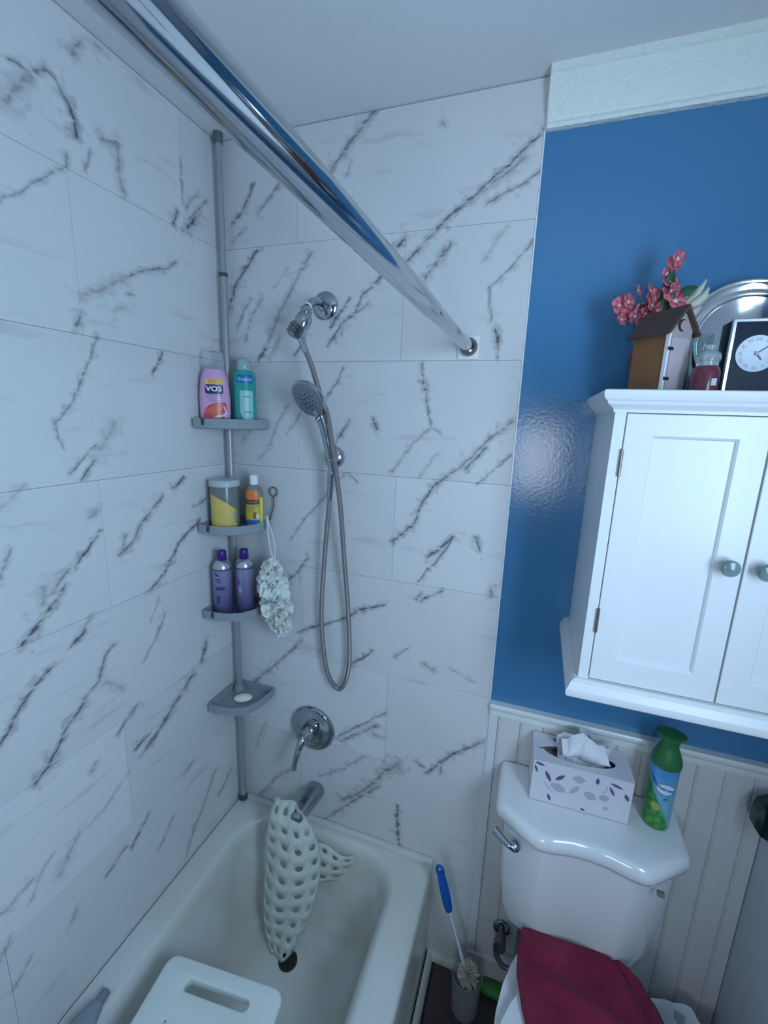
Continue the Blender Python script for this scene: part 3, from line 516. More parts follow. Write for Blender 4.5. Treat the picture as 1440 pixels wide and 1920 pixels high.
# grey squeeze tube lying on the rim of the tub
sc = thing('squeeze_tube', 'grey squeeze tube lying on the left rim of the tub, at the bottom edge', 'tube', (.075, -.75, .384))
gm = mat('grey_plastic_soft', (.26, .30, .35), .5)
q = Vector((.15, -1, 0)).normalized(); L = []
for d, w, h in ((0, .006, .006), (.004, .011, .011), (.03, .012, .012), (.032, .016, .015), (.07, .030, .019), (.14, .038, .014), (.19, .040, .003)):
    c = Vector((.062, -.605, .384+h))+q*d; side = Vector((1, .15, 0)).normalized()
    L.append([c+side*w*math.cos(2*PI*i/20)+Vector((0, 0, h*math.sin(2*PI*i/20))) for i in range(20)])
bm = B(); loft(bm, L[3:]); part('body', bm, gm, sc, 50)
bm = B(); loft(bm, L[:4]); part('cap', bm, mat('grey_cap', (.20, .23, .27), .4), sc, 50)
# ================================================================ corner caddy and what it carries
GP = mat('caddy_pole_grey', (.36, .37, .40), .35, .3); GS = mat('caddy_shelf_grey', (.30, .33, .37), .5, bump=.05, bscale=300)
cad = thing('corner_caddy', 'grey four tier tension pole caddy standing in the marble corner', 'shower caddy', (.029, -.031, .3995))
px, py = .030, -.032
part('pole', disc(B(), (px, py, .415), (0, 0, 1), [(0, .0105), (1.74, .0105)], 20), GP, cad)
part('pole', disc(B(), (px, py, 2.155), (0, 0, 1), [(0, .0088), (.325, .0088)], 20), GP, cad)
part('joint_ring', disc(B(), (px, py, 2.150), (0, 0, 1), [(0, .0122), (.010, .0122)], 20), mat('joint_dark', (.06, .09, .08), .5), cad)
part('foot_cap', disc(B(), (px, py, .3995), (0, 0, 1), [(0, .0145), (.016, .0142), (.02, .011)], 20), mat('foot_dark', (.05, .06, .07), .5), cad)
part('end_cap', disc(B(), (px, py, 2.476), (0, 0, 1), [(0, .0105), (.004, .0125), (.0255, .0125)], 20), mat('cap_dark_green', (.10, .13, .13), .5), cad)
plan = [(.004, -.004), (.004, -.150), (.010, -.160), (.045, -.160), (.092, -.152), (.128, -.130), (.148, -.092), (.156, -.040), (.156, -.010), (.150, -.004)]
def inset(P, d):
    c = (.070, -.075); return [(c[0]+(x-c[0])*(1-d/.08), c[1]+(y-c[1])*(1-d/.08)) for x, y in P]
def shelf(z, h=.028, scale=1):
    P = [(.004+(x-.004)*scale, -.004+(y+.004)*scale) for x, y in plan]; I = inset(P, .005); J = inset(P, .0045)
    bm = B(); loft(bm, [[(x, y, z) for x, y in inset(P, .006)], [(x, y, z+.003) for x, y in P], [(x, y, z+h) for x, y in P], [(x, y, z+h) for x, y in I], [(x, y, z+.004) for x, y in J]])
    return part('shelf', bm, GS, cad, 30)
SZ = [1.731, 1.428, 1.160, .838]
for z in SZ: shelf(z)
for z in SZ: part('clamp_collar', disc(B(), (px, py, z+.004), (0, 0, 1), [(0, .018), (.022, .0155)], 20), GS, cad)
for z in SZ[:3]: part('front_notch', box(B(), .040, .048, -.1625, -.158, z+.010, z+.0285, .001), mat('notch_dark', (.05, .06, .07), .6), cad)
HK = mat('rusty_wire', (.20, .15, .15), .4, .8)
part('wire_hook', tube(B(), [(.153, -.012, 1.45), (.160, -.012, 1.475), (.167, -.010, 1.500), (.167, -.010, 1.530), (.160, -.010, 1.532), (.155, -.010, 1.538), (.155, -.010, 1.552), (.160, -.010, 1.557), (.174, -.010, 1.557), (.179, -.010, 1.550), (.179, -.010, 1.538), (.174, -.010, 1.532), (.168, -.010, 1.531)], .0018, 8), HK, cad)
def bottle(name, label, loc, rz=40): return thing(name, label, 'bottle', loc, math.radians(rz))
def lp(name, bm, m, r, sm=40, label=None): return part(name, bm, m, r, sm, world=False, label=label)
# pink shampoo bottle
b = bottle('shampoo_bottle', 'pink shampoo bottle with strawberry picture on the top caddy shelf', (.046, -.108, SZ[0]+.0042), 38)
pr = [(0, .030, .019), (.004, .034, .022), (.03, .0405, .0245), (.08, .041, .0245), (.13, .0365, .023), (.152, .029, .020), (.157, .026, .018)]
lp('body', lathe(B(), pr, 36), mat('pink_plastic', (.70, .38, .60), .25, coat=.3, var=.1), b)
capm = mat('clear_cap', (.88, .92, .95), .12, trans=.95, ior=1.06)
lp('cap', lathe(B(), [(.157, .027, .018), (.160, .028, .019), (.196, .026, .018), (.203, .021, .014), (.205, .010, .006)], 32), capm, b)
lp('gold_band', label_patch(-.021, .021, .117, .130, pr), mat('gold_band', (.80, .62, .12), .35), b)
lp('gold_panel', label_patch(-.013, .013, .119, .129, pr, .0007), mat('orange_band', (.75, .38, .08), .35), b)
lp('name_panel', poly_patch([(x-.001, y+.103) for x, y, _ in rrect(-.0195, .0195, -.0125, .0125, .006, 0, 4)], pr, .0009), mat('navy_panel', (.03, .03, .10), .3), b)
t = text_bm('VO5', .0185, bold=.0006, sx=.95); bmesh.ops.translate(t, verts=t.verts, vec=(-.001, .1035, 0)); lp('lettering', wrap(t, pr, .0014), mat('letter_white', (.85, .85, .88), .4), b, None)
for zz, w_ in ((.086, .036), (.079, .030), (.073, .024)):
    lp('text_line', label_patch(-w_/2, w_/2, zz-.0017, zz+.0017, pr, .0009), mat('text_mauve', (.38, .28, .48), .4), b)
lp('fruit_picture', poly_patch([(-.026, .004), (-.028, .036), (-.019, .054), (-.006, .064), (.010, .070), (.024, .068), (.029, .046), (.028, .004)], pr, .0009), mat('berry_red', (.62, .05, .10), .3, var=.8, vscale=60, col2=(.80, .22, .15)), b)
lp('milk_splash', poly_patch([(-.006, .026), (.004, .033), (.014, .034), (.022, .042), (.017, .058), (.020, .059), (.028, .042), (.027, .026), (.018, .030), (.006, .027)], pr, .0013), mat('milk_white', (.80, .62, .68), .3), b)
lp('berry', poly_patch(circle(-.002, .047, .0125, 16, .010), pr, .0012), mat('berry_orange', (.72, .16, .08), .3), b)
# green body wash
b = bottle('body_wash_bottle', 'teal body wash bottle with clear cap beside the pink shampoo', (.100, -.047, SZ[0]+.0042), 40)
pr = [(0, .029, .019), (.003, .032, .021), (.03, .0325, .022), (.145, .0325, .022), (.155, .029, .020), (.160, .020, .016)]
lp('body', lathe(B(), pr, 36), mat('teal_gel', (.02, .33, .30), .2, coat=.4, var=.15), b)
lp('cap', lathe(B(), [(.160, .020, .016), (.163, .021, .018), (.186, .019, .016), (.194, .012, .010), (.196, .004, .003)], 28), mat('pale_cap', (.50, .72, .70), .2, trans=.5), b)
lp('name_panel', poly_patch([(x, y+.134) for x, y, _ in rrect(-.0195, .0195, -.009, .0135, .003, 0, 3)], pr, .0007), mat('blue_panel', (.01, .14, .38), .3), b)
t = text_bm('Suave', .0145, bold=.0003); bmesh.ops.translate(t, verts=t.verts, vec=(0, .1355, 0)); lp('lettering', wrap(t, pr, .0012), mat('letter_pale', (.30, .55, .75), .4), b, None)
lp('front_label', poly_patch([(-.012, .104), (.017, .104), (.019, .098), (.019, .016), (.006, .016), (-.006, .026), (-.013, .045)], pr, .0006), mat('pale_teal_label', (.32, .60, .60), .35, var=.4, vscale=50), b)
for z0, w0 in ((.086, .016), (.043, .019)): lp('text_line', label_patch(-.004, -.004+w0, z0, z0+.003, pr, .001), mat('text_teal', (.05, .25, .32), .4), b)
# big jar on the second shelf
b = thing('bath_salt_jar', 'squat clear jar with pale lid and yellow slanted label, second shelf', 'jar', (.057, -.098, SZ[1]+.0042), math.radians(40))
pr = [(0, .036), (.004, .040), (.012, .041), (.128, .041), (.134, .040)]
lp('body', lathe(B(), pr, 40), mat('smoky_jar', (.26, .29, .28), .2, trans=.35), b)
lp('lid', lathe(B(), [(.134, .040), (.135, .0435), (.149, .0435), (.153, .040), (.1535, .02)], 40), mat('lid_frost', (.48, .54, .53), .35), b)
lp('yellow_label', label_patch(-.050, .034, .008, .1, pr, .0006, top=lambda u: .113-.048*u**1.5, nu=24), mat('yellow_label', (.72, .52, .14), .4, var=.5, vscale=30, col2=(.66, .46, .13)), b)
lp('barcode_panel', label_patch(.024, .033, .030, .062, pr, .001, nu=4), mat('grey_text', (.22, .22, .20), .5), b)
for i in range(3): lp('barcode_gap', label_patch(.025, .032, .033+i*.010, .0395+i*.010, pr, .0013, nu=4), mat('pale_text', (.45, .42, .30), .5), b)
# lotion bottle with white cap
b = bottle('lotion_bottle', 'clear lotion bottle with white cap and orange, yellow and blue label', (.125, -.050, SZ[1]+.0042), 34)
pr = [(0, .023, .016), (.003, .026, .018), (.03, .0268, .019), (.105, .0268, .019), (.120, .025, .018), (.132, .017, .013), (.137, .011, .011)]
lp('body', lathe(B(), pr, 32), mat('amber_clear', (.42, .42, .34), .15, trans=.5), b)
lp('cap', lathe(B(), [(.137, .0125), (.163, .0120), (.166, .010), (.167, .004)], 24), mat('cap_white', (.82, .85, .86), .4), b)
lp('yellow_panel', label_patch(-.026, .013, .030, .078, pr, .0006), mat('mustard_label', (.58, .46, .05), .35), b)
lp('orange_panel', poly_patch([(-.027, .097), (-.027, .115), (-.02, .122), (-.006, .123), (.008, .117), (.014, .104), (.010, .092), (-.01, .092)], pr, .0007), mat('orange_label', (.80, .20, .05), .35), b)
lp('brown_panel', label_patch(-.026, .013, .080, .093, pr, .0009), mat('brown_label', (.12, .05, .03), .4), b)
lp('blue_panel', label_patch(-.026, .012, .004, .032, pr, .0009), mat('blue_label', (.02, .14, .42), .35), b)
lp('side_stripe', label_patch(.014, .027, .006, .100, pr, .0007), mat('bright_yellow', (.80, .68, .10), .35), b)
for z0, x0, x1 in ((.0865, -.018, .008), (.072, -.022, .010), (.066, -.020, .000), (.058, -.020, -.005), (.018, -.018, .006)):
    lp('text_line', label_patch(x0, x1, z0-.0012, z0+.0012, pr, .0013), mat('label_text', (.30, .22, .12), .5), b)
lp('nut_picture', poly_patch(circle(.008, .042, .0045, 14, .010), pr, .0013), mat('nut_cream', (.80, .66, .40), .4), b)
lp('pod_picture', poly_patch(circle(.001, .046, .005, 14, .011), pr, .0011), mat('pod_brown', (.30, .10, .06), .4), b)
# two purple bottles
def purple(label, loc, rz, front):
    b = bottle('hair_mousse_can', label, loc, rz); b['group'] = 'purple bottles on the third shelf'
    pr = [(0, .0255), (.003, .0275), (.006, .028), (.150, .028), (.152, .0275), (.162, .0262), (.172, .021), (.178, .0135), (.180, .0125)]
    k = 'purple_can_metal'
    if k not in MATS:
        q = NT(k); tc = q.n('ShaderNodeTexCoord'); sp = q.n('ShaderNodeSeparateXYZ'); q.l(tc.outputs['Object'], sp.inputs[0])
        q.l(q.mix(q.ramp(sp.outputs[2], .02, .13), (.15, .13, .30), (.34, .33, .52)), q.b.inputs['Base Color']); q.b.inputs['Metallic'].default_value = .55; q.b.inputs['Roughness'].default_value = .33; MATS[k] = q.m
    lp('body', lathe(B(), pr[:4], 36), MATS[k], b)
    lp('shoulder', lathe(B(), [(.151, .0275), (.153, .0275), (.160, .0265), (.168, .0225), (.174, .016), (.177, .0125), (.1775, .0125)], 32), mat('silver_satin', (.55, .57, .62), .25, .8), b)
    lp('seam_ring', lathe(B(), [(.149, .0283), (.152, .0283)], 32), mat('deep_purple', (.05, .02, .16), .3), b)
    lp('cap', lathe(B(), [(.176, .0130), (.178, .0140), (.203, .0135), (.206, .012), (.2065, .003)], 24), mat('cap_purple', (.045, .01, .20), .3), b)
    pm = mat('print_purple', (.07, .04, .24), .4)
    if front:
        lp('print_block', label_patch(-.020, .007, .088, .099, pr, .0006), pm, b)
        for z0, x0, x1 in ((.138, -.024, -.012), (.133, -.020, -.008), (.120, -.022, -.004), (.112, -.016, -.006)): lp('print_line', label_patch(x0, x1, z0, z0+.004, pr, .0006), pm, b)
        lp('print_line', label_patch(-.019, -.008, .045, .07, pr, .0006), pm, b)
    else:
        for z0 in (.076, .082, .089): lp('print_line', label_patch(-.022, -.014, z0, z0+.003, pr, .0006), mat('print_pale', (.55, .52, .75), .4), b)
        lp('print_line', label_patch(-.024, -.020, .10, .118, pr, .0006), pm, b)
    return b
purple('purple and silver bottle with dark block print, left one on the third shelf', (.048, -.113, SZ[2]+.0042), 36, True)
purple('purple and silver bottle nearer the white bath pouf, right one on the third shelf', (.098, -.073, SZ[2]+.0042), 44, False)
# soap
s_ = thing('soap_bar', 'small oval white soap bar on the lowest grey shelf', 'soap', (.078, -.076, SZ[3]+.0042))
bm = B(); bmesh.ops.create_uvsphere(bm, u_segments=24, v_segments=12, radius=1)
for v in bm.verts: v.co = (v.co.x*.030, v.co.y*.019, max(0, v.co.z*.011+.011))
o = lp('bar', bm, mat('soap_white', (.84, .87, .80), .5), s_, 50); o.rotation_euler = (0, 0, .5)
# bath pouf on its cord
pf = thing('bath_pouf', 'ruffled white net bath pouf hanging by a cord from the second shelf', 'bath pouf', (.20, -.06, 1.22))
R3 = random.Random(5); bm = B()
axis = [Vector((.186, -.060, 1.335)), Vector((.190, -.062, 1.29)), Vector((.198, -.064, 1.22)), Vector((.211, -.062, 1.155)), Vector((.222, -.060, 1.120))]
def rad(t): return .042*min(1, .45+2.2*t)*(1.10 if .2 < t < .65 else .98)*(1-.40*max(0, (t-.75)/.25))
for i in range(230):
    t = R3.random(); p = t*(len(axis)-1); j = min(int(p), len(axis)-2); c = axis[j].lerp(axis[j+1], p-j)
    d = Vector((R3.gauss(0, 1), R3.gauss(0, 1), R3.gauss(0, .8))).normalized(); c = c+d*rad(t)*.55
    c.y = min(c.y, -.032)
    q = Vector((R3.gauss(0, 1), R3.gauss(0, 1), R3.gauss(0, 1))).normalized().to_track_quat('Z', 'Y'); r = rad(t)*R3.uniform(.40, .66); ph = R3.random()*6; nn = 22; kf = R3.choice((4, 5, 6))
    rows = []
    for rr, amp in ((.25, 0), (.65, .10), (1.0, .30)):
        rows.append([bm.verts.new(c+q@Vector((r*rr*math.cos(2*PI*k/nn), r*rr*math.sin(2*PI*k/nn), r*amp*math.sin(kf*2*PI*k/nn+ph)+d.dot(d)*0))) for k in range(nn)])
    for a, b2 in zip(rows, rows[1:]):
        for k in range(nn): bm.faces.new((a[k], a[(k+1) % nn], b2[(k+1) % nn], b2[k]))
for v in bm.verts: v.co.y = min(v.co.y, -.004)
k = NT('pouf_net'); k.b.inputs['Base Color'].default_value = (.97, .98, .95, 1); k.b.inputs['Roughness'].default_value = .7; tr = k.n('ShaderNodeBsdfTranslucent'); tr.inputs[0].default_value = (.9, .94, .9, 1); mx = k.n('ShaderNodeMixShader', n0=.3); k.l(k.b.outputs[0], mx.inputs[1]); k.l(tr.outputs[0], mx.inputs[2]); k.l(mx.outputs[0], k.t.nodes['Material Output'].inputs[0]); k.b.inputs['Subsurface Weight'].default_value = .0
me = bpy.data.meshes.new('ruffles'); bmesh.ops.translate(bm, verts=bm.verts, vec=(-.20, .06, -1.22)); bm.to_mesh(me); bm.free(); me.materials.append(k.m); o = bpy.data.objects.new('ruffles', me); COL.objects.link(o); o.parent = pf; o['kind'] = 'stuff'; shade(me, 180)
CW = mat('cord_white', (.70, .74, .78), .35)
part('cord', tube(B(), [(.192, -.056, 1.34), (.184, -.060, 1.38), (.180, -.062, 1.42), (.176, -.060, 1.452), (.168, -.05, 1.470), (.158, -.045, 1.468), (.1565, -.040, 1.455)], .0023, 8, 5), CW, pf)
part('cord', tube(B(), [(.196, -.056, 1.34), (.201, -.060, 1.385), (.194, -.062, 1.425), (.180, -.058, 1.455), (.166, -.044, 1.474), (.159, -.038, 1.470)], .0023, 8, 5), CW, pf)
# ================================================================ wall cabinet
CAB = mat('cabinet_white', (.74, .75, .77), .32, bump=.04, bscale=60)
cb = thing('wall_cabinet', 'white two door wall cabinet with panelled doors hung on the blue wall', 'cabinet', (1.267, .007, 1.24))
x0, x1, yf = 1.038, 1.496, -.282
bm = B(); box(bm, x0, x0+.018, yf, .0075, 1.288, 1.806); box(bm, x1-.018, x1, yf, .0075, 1.288, 1.806); box(bm, x0+.018, x1-.018, -.01, .0075, 1.288, 1.806)
box(bm, x0+.018, x1-.018, yf+.021, -.01, 1.288, 1.300); box(bm, x0+.018, x1-.018, yf+.021, -.01, 1.794, 1.806); part('carcass', bm, CAB, cb, None)
def molding(sec, name):
    """sweep section (outward offset, z) round the left, front and right of the cabinet"""
    L = []
    for d, z in sec: L.append([(x0-d, .0075, z), (x0-d, yf-d, z), (x1+d, yf-d, z), (x1+d, .0075, z)])
    bm = B(); rows = loft(bm, L, True, True); part(name, bm, CAB, cb, 25)
molding([(0, 1.802), (.003, 1.802), (.004, 1.807), (.008, 1.811), (.014, 1.815), (.017, 1.821), (.019, 1.822), (.022, 1.826), (.024, 1.832), (.023, 1.838), (.020, 1.8395)], 'crown')
molding([(.004, 1.250), (.013, 1.2505), (.019, 1.255), (.021, 1.262), (.020, 1.270), (.016, 1.276), (.013, 1.284), (.006, 1.289), (0, 1.290)], 'base_moulding')
def door(a, b, hinge_left):
    z0, z1 = 1.2925, 1.8005; y = yf-.001
    px0, px1, pz0, pz1 = a+.042, b-.040, z0+.047, z1-.036
    bm = B(); yb = yf+.018
    def ring(q0, q1, r0, r1, yy): return [(q0, yy, r0), (q1, yy, r0), (q1, yy, r1), (q0, yy, r1)]
    loft(bm, [ring(a, b, z0, z1, yb), ring(a, b, z0, z1, y+.001), ring(a+.001, b-.001, z0+.001, z1-.001, y), ring(px0, px1, pz0, pz1, y), ring(px0+.003, px1-.003, pz0+.003, pz1-.003, y+.003), ring(px0+.005, px1-.005, pz0+.005, pz1-.005, y+.0065)])
    d = part('door', bm, CAB, cb, None)
    kx = b-.024 if hinge_left else a+.024
    kg = mat('glass_knob', (.30, .42, .42), .12, trans=.5, ior=1.5)
    o = finish('knob', disc(B(), (kx, y, 1.552), (0, -1, 0), [(0, .007), (.006, .006), (.010, .0085), (.015, .0135), (.021, .0145), (.026, .012), (.028, .004)], 24), kg, d, 40, off=world_loc(d))
    hx = a-.0005 if hinge_left else b+.0005
    for hz in (1.415, 1.715):
        finish('hinge', disc(B(), (hx, y-.002, hz-.024), (0, 0, 1), [(0, .0028), (.048, .0028)], 10), mat('hinge_bronze', (.25, .20, .18), .35, .9), d, 40, off=world_loc(d))
door(x0+.0195, 1.2655, True); door(1.2685, x1-.0195, False)
ZT = 1.8400
# ---------------- things on top of the cabinet
dark_w = mat('roof_brown', (.075, .045, .035), .6, var=.5, vscale=40, col2=(.11, .07, .055)); brown_w = mat('side_brown', (.24, .11, .045), .55, var=.7, vscale=30, col2=(.18, .08, .035)); front_w = mat('front_pale_wood', (.42, .34, .35), .5, var=.4, vscale=20)
hs = thing('toy_outhouse', 'small brown wooden outhouse ornament with crescent moon on the gable', 'ornament', (1.118, -.200, ZT), math.radians(36.9))
# local: front along +x at y=0, depth along +y
w, dp, he, hp_ = .053, .075, .112, .146
bm = B(); sec = [(0, 0), (w, 0), (w, he), (w/2, hp_), (0, he)]
loft(bm, [[(a, .003, b) for a, b in sec], [(a, dp, b) for a, b in sec]]); lp('body', bm, brown_w, hs, None)
bm = B(); loft(bm, [[(a, -.001, b) for a, b in sec], [(a, .003, b) for a, b in sec]]); lp('front_board', bm, front_w, hs, None)
for sgn in (-1, 1):
    bm = B(); ex = w/2+sgn*(w/2+.008); ez = he-.011
    d_ = Vector((-(ez-hp_), 0, (ex-w/2))).normalized()*sgn*.005
    P_ = [(w/2, hp_), (ex, ez), (ex+d_.x, ez+d_.z), (w/2, hp_+.007)]
    loft(bm, [[(a, -.010, b+.0005) for a, b in P_], [(a, dp+.008, b+.0005) for a, b in P_]]); lp('roof_board', bm, dark_w, hs, None)
lp('door', box(B(), .006, w-.005, -.003, -.001, .004, .098, .0005), mat('door_pale', (.50, .42, .44), .5, var=.3, vscale=25), hs, None)
lp('corner_post', box(B(), -.002, .0025, -.0035, .004, 0, .110, .0005), mat('post_white', (.80, .80, .82), .4), hs, None)
for z_ in (.026, .078): lp('hinge', box(B(), -.002, .011, -.0045, -.003, z_-.003, z_+.003, .0005), mat('hinge_black', (.02, .02, .02), .5), hs, None)
cres = [(w/2+.001+.0105*math.cos(a), .122+.0105*math.sin(a)) for a in [PI*(.42+i*1.16/14) for i in range(15)]]+[(w/2+.0055+.0095*math.cos(a), .122+.0092*math.sin(a)) for a in [PI*(1.53-i*1.06/14) for i in range(15)]]
bm = B(); shape2d(bm, cres, depth=.0008, mtx=Matrix.Translation((-.001, -.0016, -.003)) @ Matrix.Rotation(PI/2, 4, 'X')); lp('crescent', bm, mat('moon_dark', (.03, .02, .025), .6), hs, None)
# pink flowers in a pot behind
fl = thing('pink_flowers', 'pink artificial blossoms with green leaves in a pot behind the outhouse ornament', 'flowers', (1.118, -.056, ZT))
part('pot', disc(B(), (1.118, -.056, ZT), (0, 0, 1), [(0, .024), (.01, .028), (.06, .036), (.085, .037), (.085, .033), (.07, .03)], 24), mat('pot_rose_brown', (.14, .05, .06), .5, var=.6, vscale=30), fl)
pk = mat('petal_pink', (.62, .10, .14), .6, var=.7, vscale=90, col2=(.78, .30, .34)); ctr = mat('petal_pale', (.85, .52, .48), .6); gr = mat('leaf_dark_green', (.02, .10, .045), .5, var=.5, vscale=40); stm = mat('stem_green', (.05, .10, .09), .6)
R4 = random.Random(11)
FL = [(1.128, -.08, 2.097, .013), (1.1365, -.078, 2.108, .013), (1.121, -.082, 2.080, .015), (1.128, -.08, 2.068, .013), (1.074, -.085, 2.052, .009), (1.045, -.08, 2.020, .014), (1.054, -.076, 2.006, .014), (1.060, -.08, 2.026, .013), (1.052, -.085, 1.992, .010),
      (1.096, -.085, 2.043, .013), (1.106, -.08, 2.030, .015), (1.103, -.09, 2.014, .015), (1.132, -.085, 2.041, .014), (1.124, -.09, 2.032, .014), (1.142, -.088, 2.022, .016), (1.138, -.075, 2.048, .012), (1.076, -.085, 1.997, .011), (1.094, -.09, 1.998, .014), (1.086, -.08, 2.010, .012), (1.098, -.085, 1.982, .013), (1.112, -.095, 2.004, .013), (1.090, -.09, 1.978, .011), (1.087, -.085, 1.900, .010), (1.083, -.08, 1.925, .009)]
for fx, fy, fz, r in [(a_, b_, c_-.006 if c_ > 2.05 else c_, d_) for a_, b_, c_, d_ in FL]:
    nrm = (Vector((.75, -1, .15))+Vector((R4.uniform(-.5, .5), R4.uniform(-.2, .3), R4.uniform(-.4, .5)))).normalized(); q = nrm.to_track_quat('Z', 'Y'); c = Vector((fx, fy, fz)); bm = B(); ph = R4.random()*6
    for p in range(5):
        a0 = ph+2*PI*p/5; V = []
        for rr, sp_, lift in ((.12, .10, 0), (.5, .52, .10), (.85, .60, .28), (1.0, .30, .22)):
            row = []
            for s in (-1, 0, 1): a = a0+s*sp_; row.append(bm.verts.new(c+q@Vector((r*1.3*rr*math.cos(a), r*1.3*rr*math.sin(a), r*lift+(.10*r if s else 0)))))
            V.append(row)
        for A_, B_ in zip(V, V[1:]):
            for i in range(2): bm.faces.new((A_[i], A_[i+1], B_[i+1], B_[i]))
    o = part('blossom', bm, pk, fl, 60); o.modifiers.new('thickness', 'SOLIDIFY').thickness = .0006
    finish('stamen', disc(B(), c, nrm, [(0, r*.38), (r*.2, r*.3), (r*.28, r*.1)], 8), ctr, o, 60, off=world_loc(o))
for fx, fy, fz, r in FL[:22:2]:
    part('stem', tube(B(), [(1.118, -.06, ZT+.08), ((1.118*2+fx)/3, -.066, ZT+.11), ((fx+1.11)/2, fy, (fz+1.95)/2), (fx, fy+.004, fz)], .0012, 6, 4), stm, fl)
for lx, lz, an, s in ((1.130, 1.998, .3, 1.3), (1.118, 2.004, 1.0, 1.2), (1.137, 2.006, -.2, 1.2), (1.126, 2.045, 1.4, 1.0), (1.148, 2.035, .4, .9), (1.105, 1.990, 2.2, 1.1), (1.142, 1.992, -.6, 1.0)):
    bm = B(); d = Vector((math.cos(an), -.25, math.sin(an))); n_ = Vector((.5, -.8, .3)); sd = d.cross(n_).normalized(); V = []
    for t, w_ in ((0, .001), (.25, .009), (.5, .012), (.75, .008), (1, .0005)):
        c = Vector((lx, -.082, lz))+d*.034*s*t; V.append([bm.verts.new(c-sd*w_*s), bm.verts.new(c+Vector((0, .003, 0))), bm.verts.new(c+sd*w_*s)])
    for A_, B_ in zip(V, V[1:]):
        for i in range(2): bm.faces.new((A_[i], A_[i+1], B_[i+1], B_[i]))
    o = part('leaf', bm, gr, fl, 60); o.modifiers.new('thickness', 'SOLIDIFY').thickness = .0005
# cream ceramic bird spreading its tail
cr = mat('cream_ceramic', (.66, .66, .56), .4)
bd = thing('cream_leaf_spray', 'cream ruffled leaf spray rising between the pink flowers and the silver plate', 'ornament', (1.160, -.060, ZT))
part('stem', tube(B(), [(1.160, -.060, ZT), (1.158, -.066, 1.93), (1.163, -.075, 2.005)], .003, 8, 4), cr, bd)
def blade(pts, wds, m, root, nm):
    bm = B(); V = []
    for p, w_ in zip(pts, wds):
        p = Vector(p); V.append([bm.verts.new(p+Vector((.62*w_, 0, -.78*w_))), bm.verts.new(p+Vector((0, -.003, 0))), bm.verts.new(p-Vector((.62*w_, 0, -.78*w_)))])
    for A_, B_ in zip(V, V[1:]):
        for i in range(2): bm.faces.new((A_[i], A_[i+1], B_[i+1], B_[i]))
    o = part(nm, bm, m, root, 60); o.modifiers.new('thickness', 'SOLIDIFY').thickness = .0025
blade([(1.148, -.072, 2.000), (1.163, -.074, 2.012), (1.176, -.074, 2.026), (1.184, -.074, 2.042), (1.193, -.074, 2.062)], [.002, .008, .012, .007, .002], cr, bd, 'blade')
blade([(1.166, -.078, 2.010), (1.182, -.078, 2.020), (1.194, -.078, 2.032), (1.198, -.078, 2.046)], [.004, .010, .008, .003], cr, bd, 'blade')
blade([(1.150, -.070, 2.002), (1.158, -.070, 2.016), (1.166, -.070, 2.030), (1.170, -.070, 2.040)], [.004, .008, .007, .003], cr, bd, 'blade')
blade([(1.163, -.082, 1.995), (1.178, -.082, 2.000), (1.190, -.080, 2.012)], [.006, .009, .003], cr, bd, 'blade')
# silver plate on end
sp_ = thing('silver_plate', 'large round engraved silver plate standing on edge behind the black clock', 'plate', (1.288, -.040, ZT))
SV = mat('polished_silver', (.78, .80, .82), .10, 1); pc = Vector((1.288, -.040, ZT+.116)); pn = Vector((-.05, -1, .16)).normalized()
part('dish', disc(B(), pc, pn, [(-.003, .117), (-.001, .119), (.002, .118), (.003, .115), (.000, .111), (-.004, .106), (-.004, .101), (.001, .095), (.002, .090), (-.001, .086), (-.0075, .082), (-.0105, .0795), (-.0115, .076), (-.0105, .05), (-.0098, .02), (-.0096, .002)], 72), SV, sp_, 60)
q = pn.to_track_quat('Z', 'Y').to_matrix().to_4x4(); EN = mat('engraving', (.40, .44, .46), .35, .8)
bm = B()
for i in range(5):
    a = math.radians(64+i*13); cc = Vector((math.cos(a)*.064, math.sin(a)*.064, -.0100))
    tube(bm, [pc+q.to_3x3()@(cc+Vector((.005*math.cos(t)-.002, .004*math.sin(2*t), 0))) for t in [j*.5 for j in range(12)]], .0005, 5)
part('engraved_scrolls', bm, EN, sp_)
part('easel', tube(B(), [(1.262, -.075, ZT+.004), (1.262, -.068, ZT+.0015), (1.272, -.030, ZT+.0015), (1.288, -.012, ZT+.09), (1.304, -.030, ZT+.0015), (1.314, -.068, ZT+.0015), (1.314, -.075, ZT+.004)], .0014, 6), mat('easel_wire', (.2, .2, .2), .4, .9), sp_)
# glass vase
gv = thing('glass_tumbler', 'tall greenish clear glass between the outhouse ornament and the black clock', 'glass', (1.195, -.106, ZT))
G1 = mat('clear_green_glass', (.80, .92, .88), .03, trans=1, ior=1.45)
part('wall', disc(B(), (1.195, -.106, ZT), (0, 0, 1), [(0, .015), (.006, .0165), (.115, .0180), (.115, .0165), (.008, .0150), (.006, .001)], 32), G1, gv, 50)
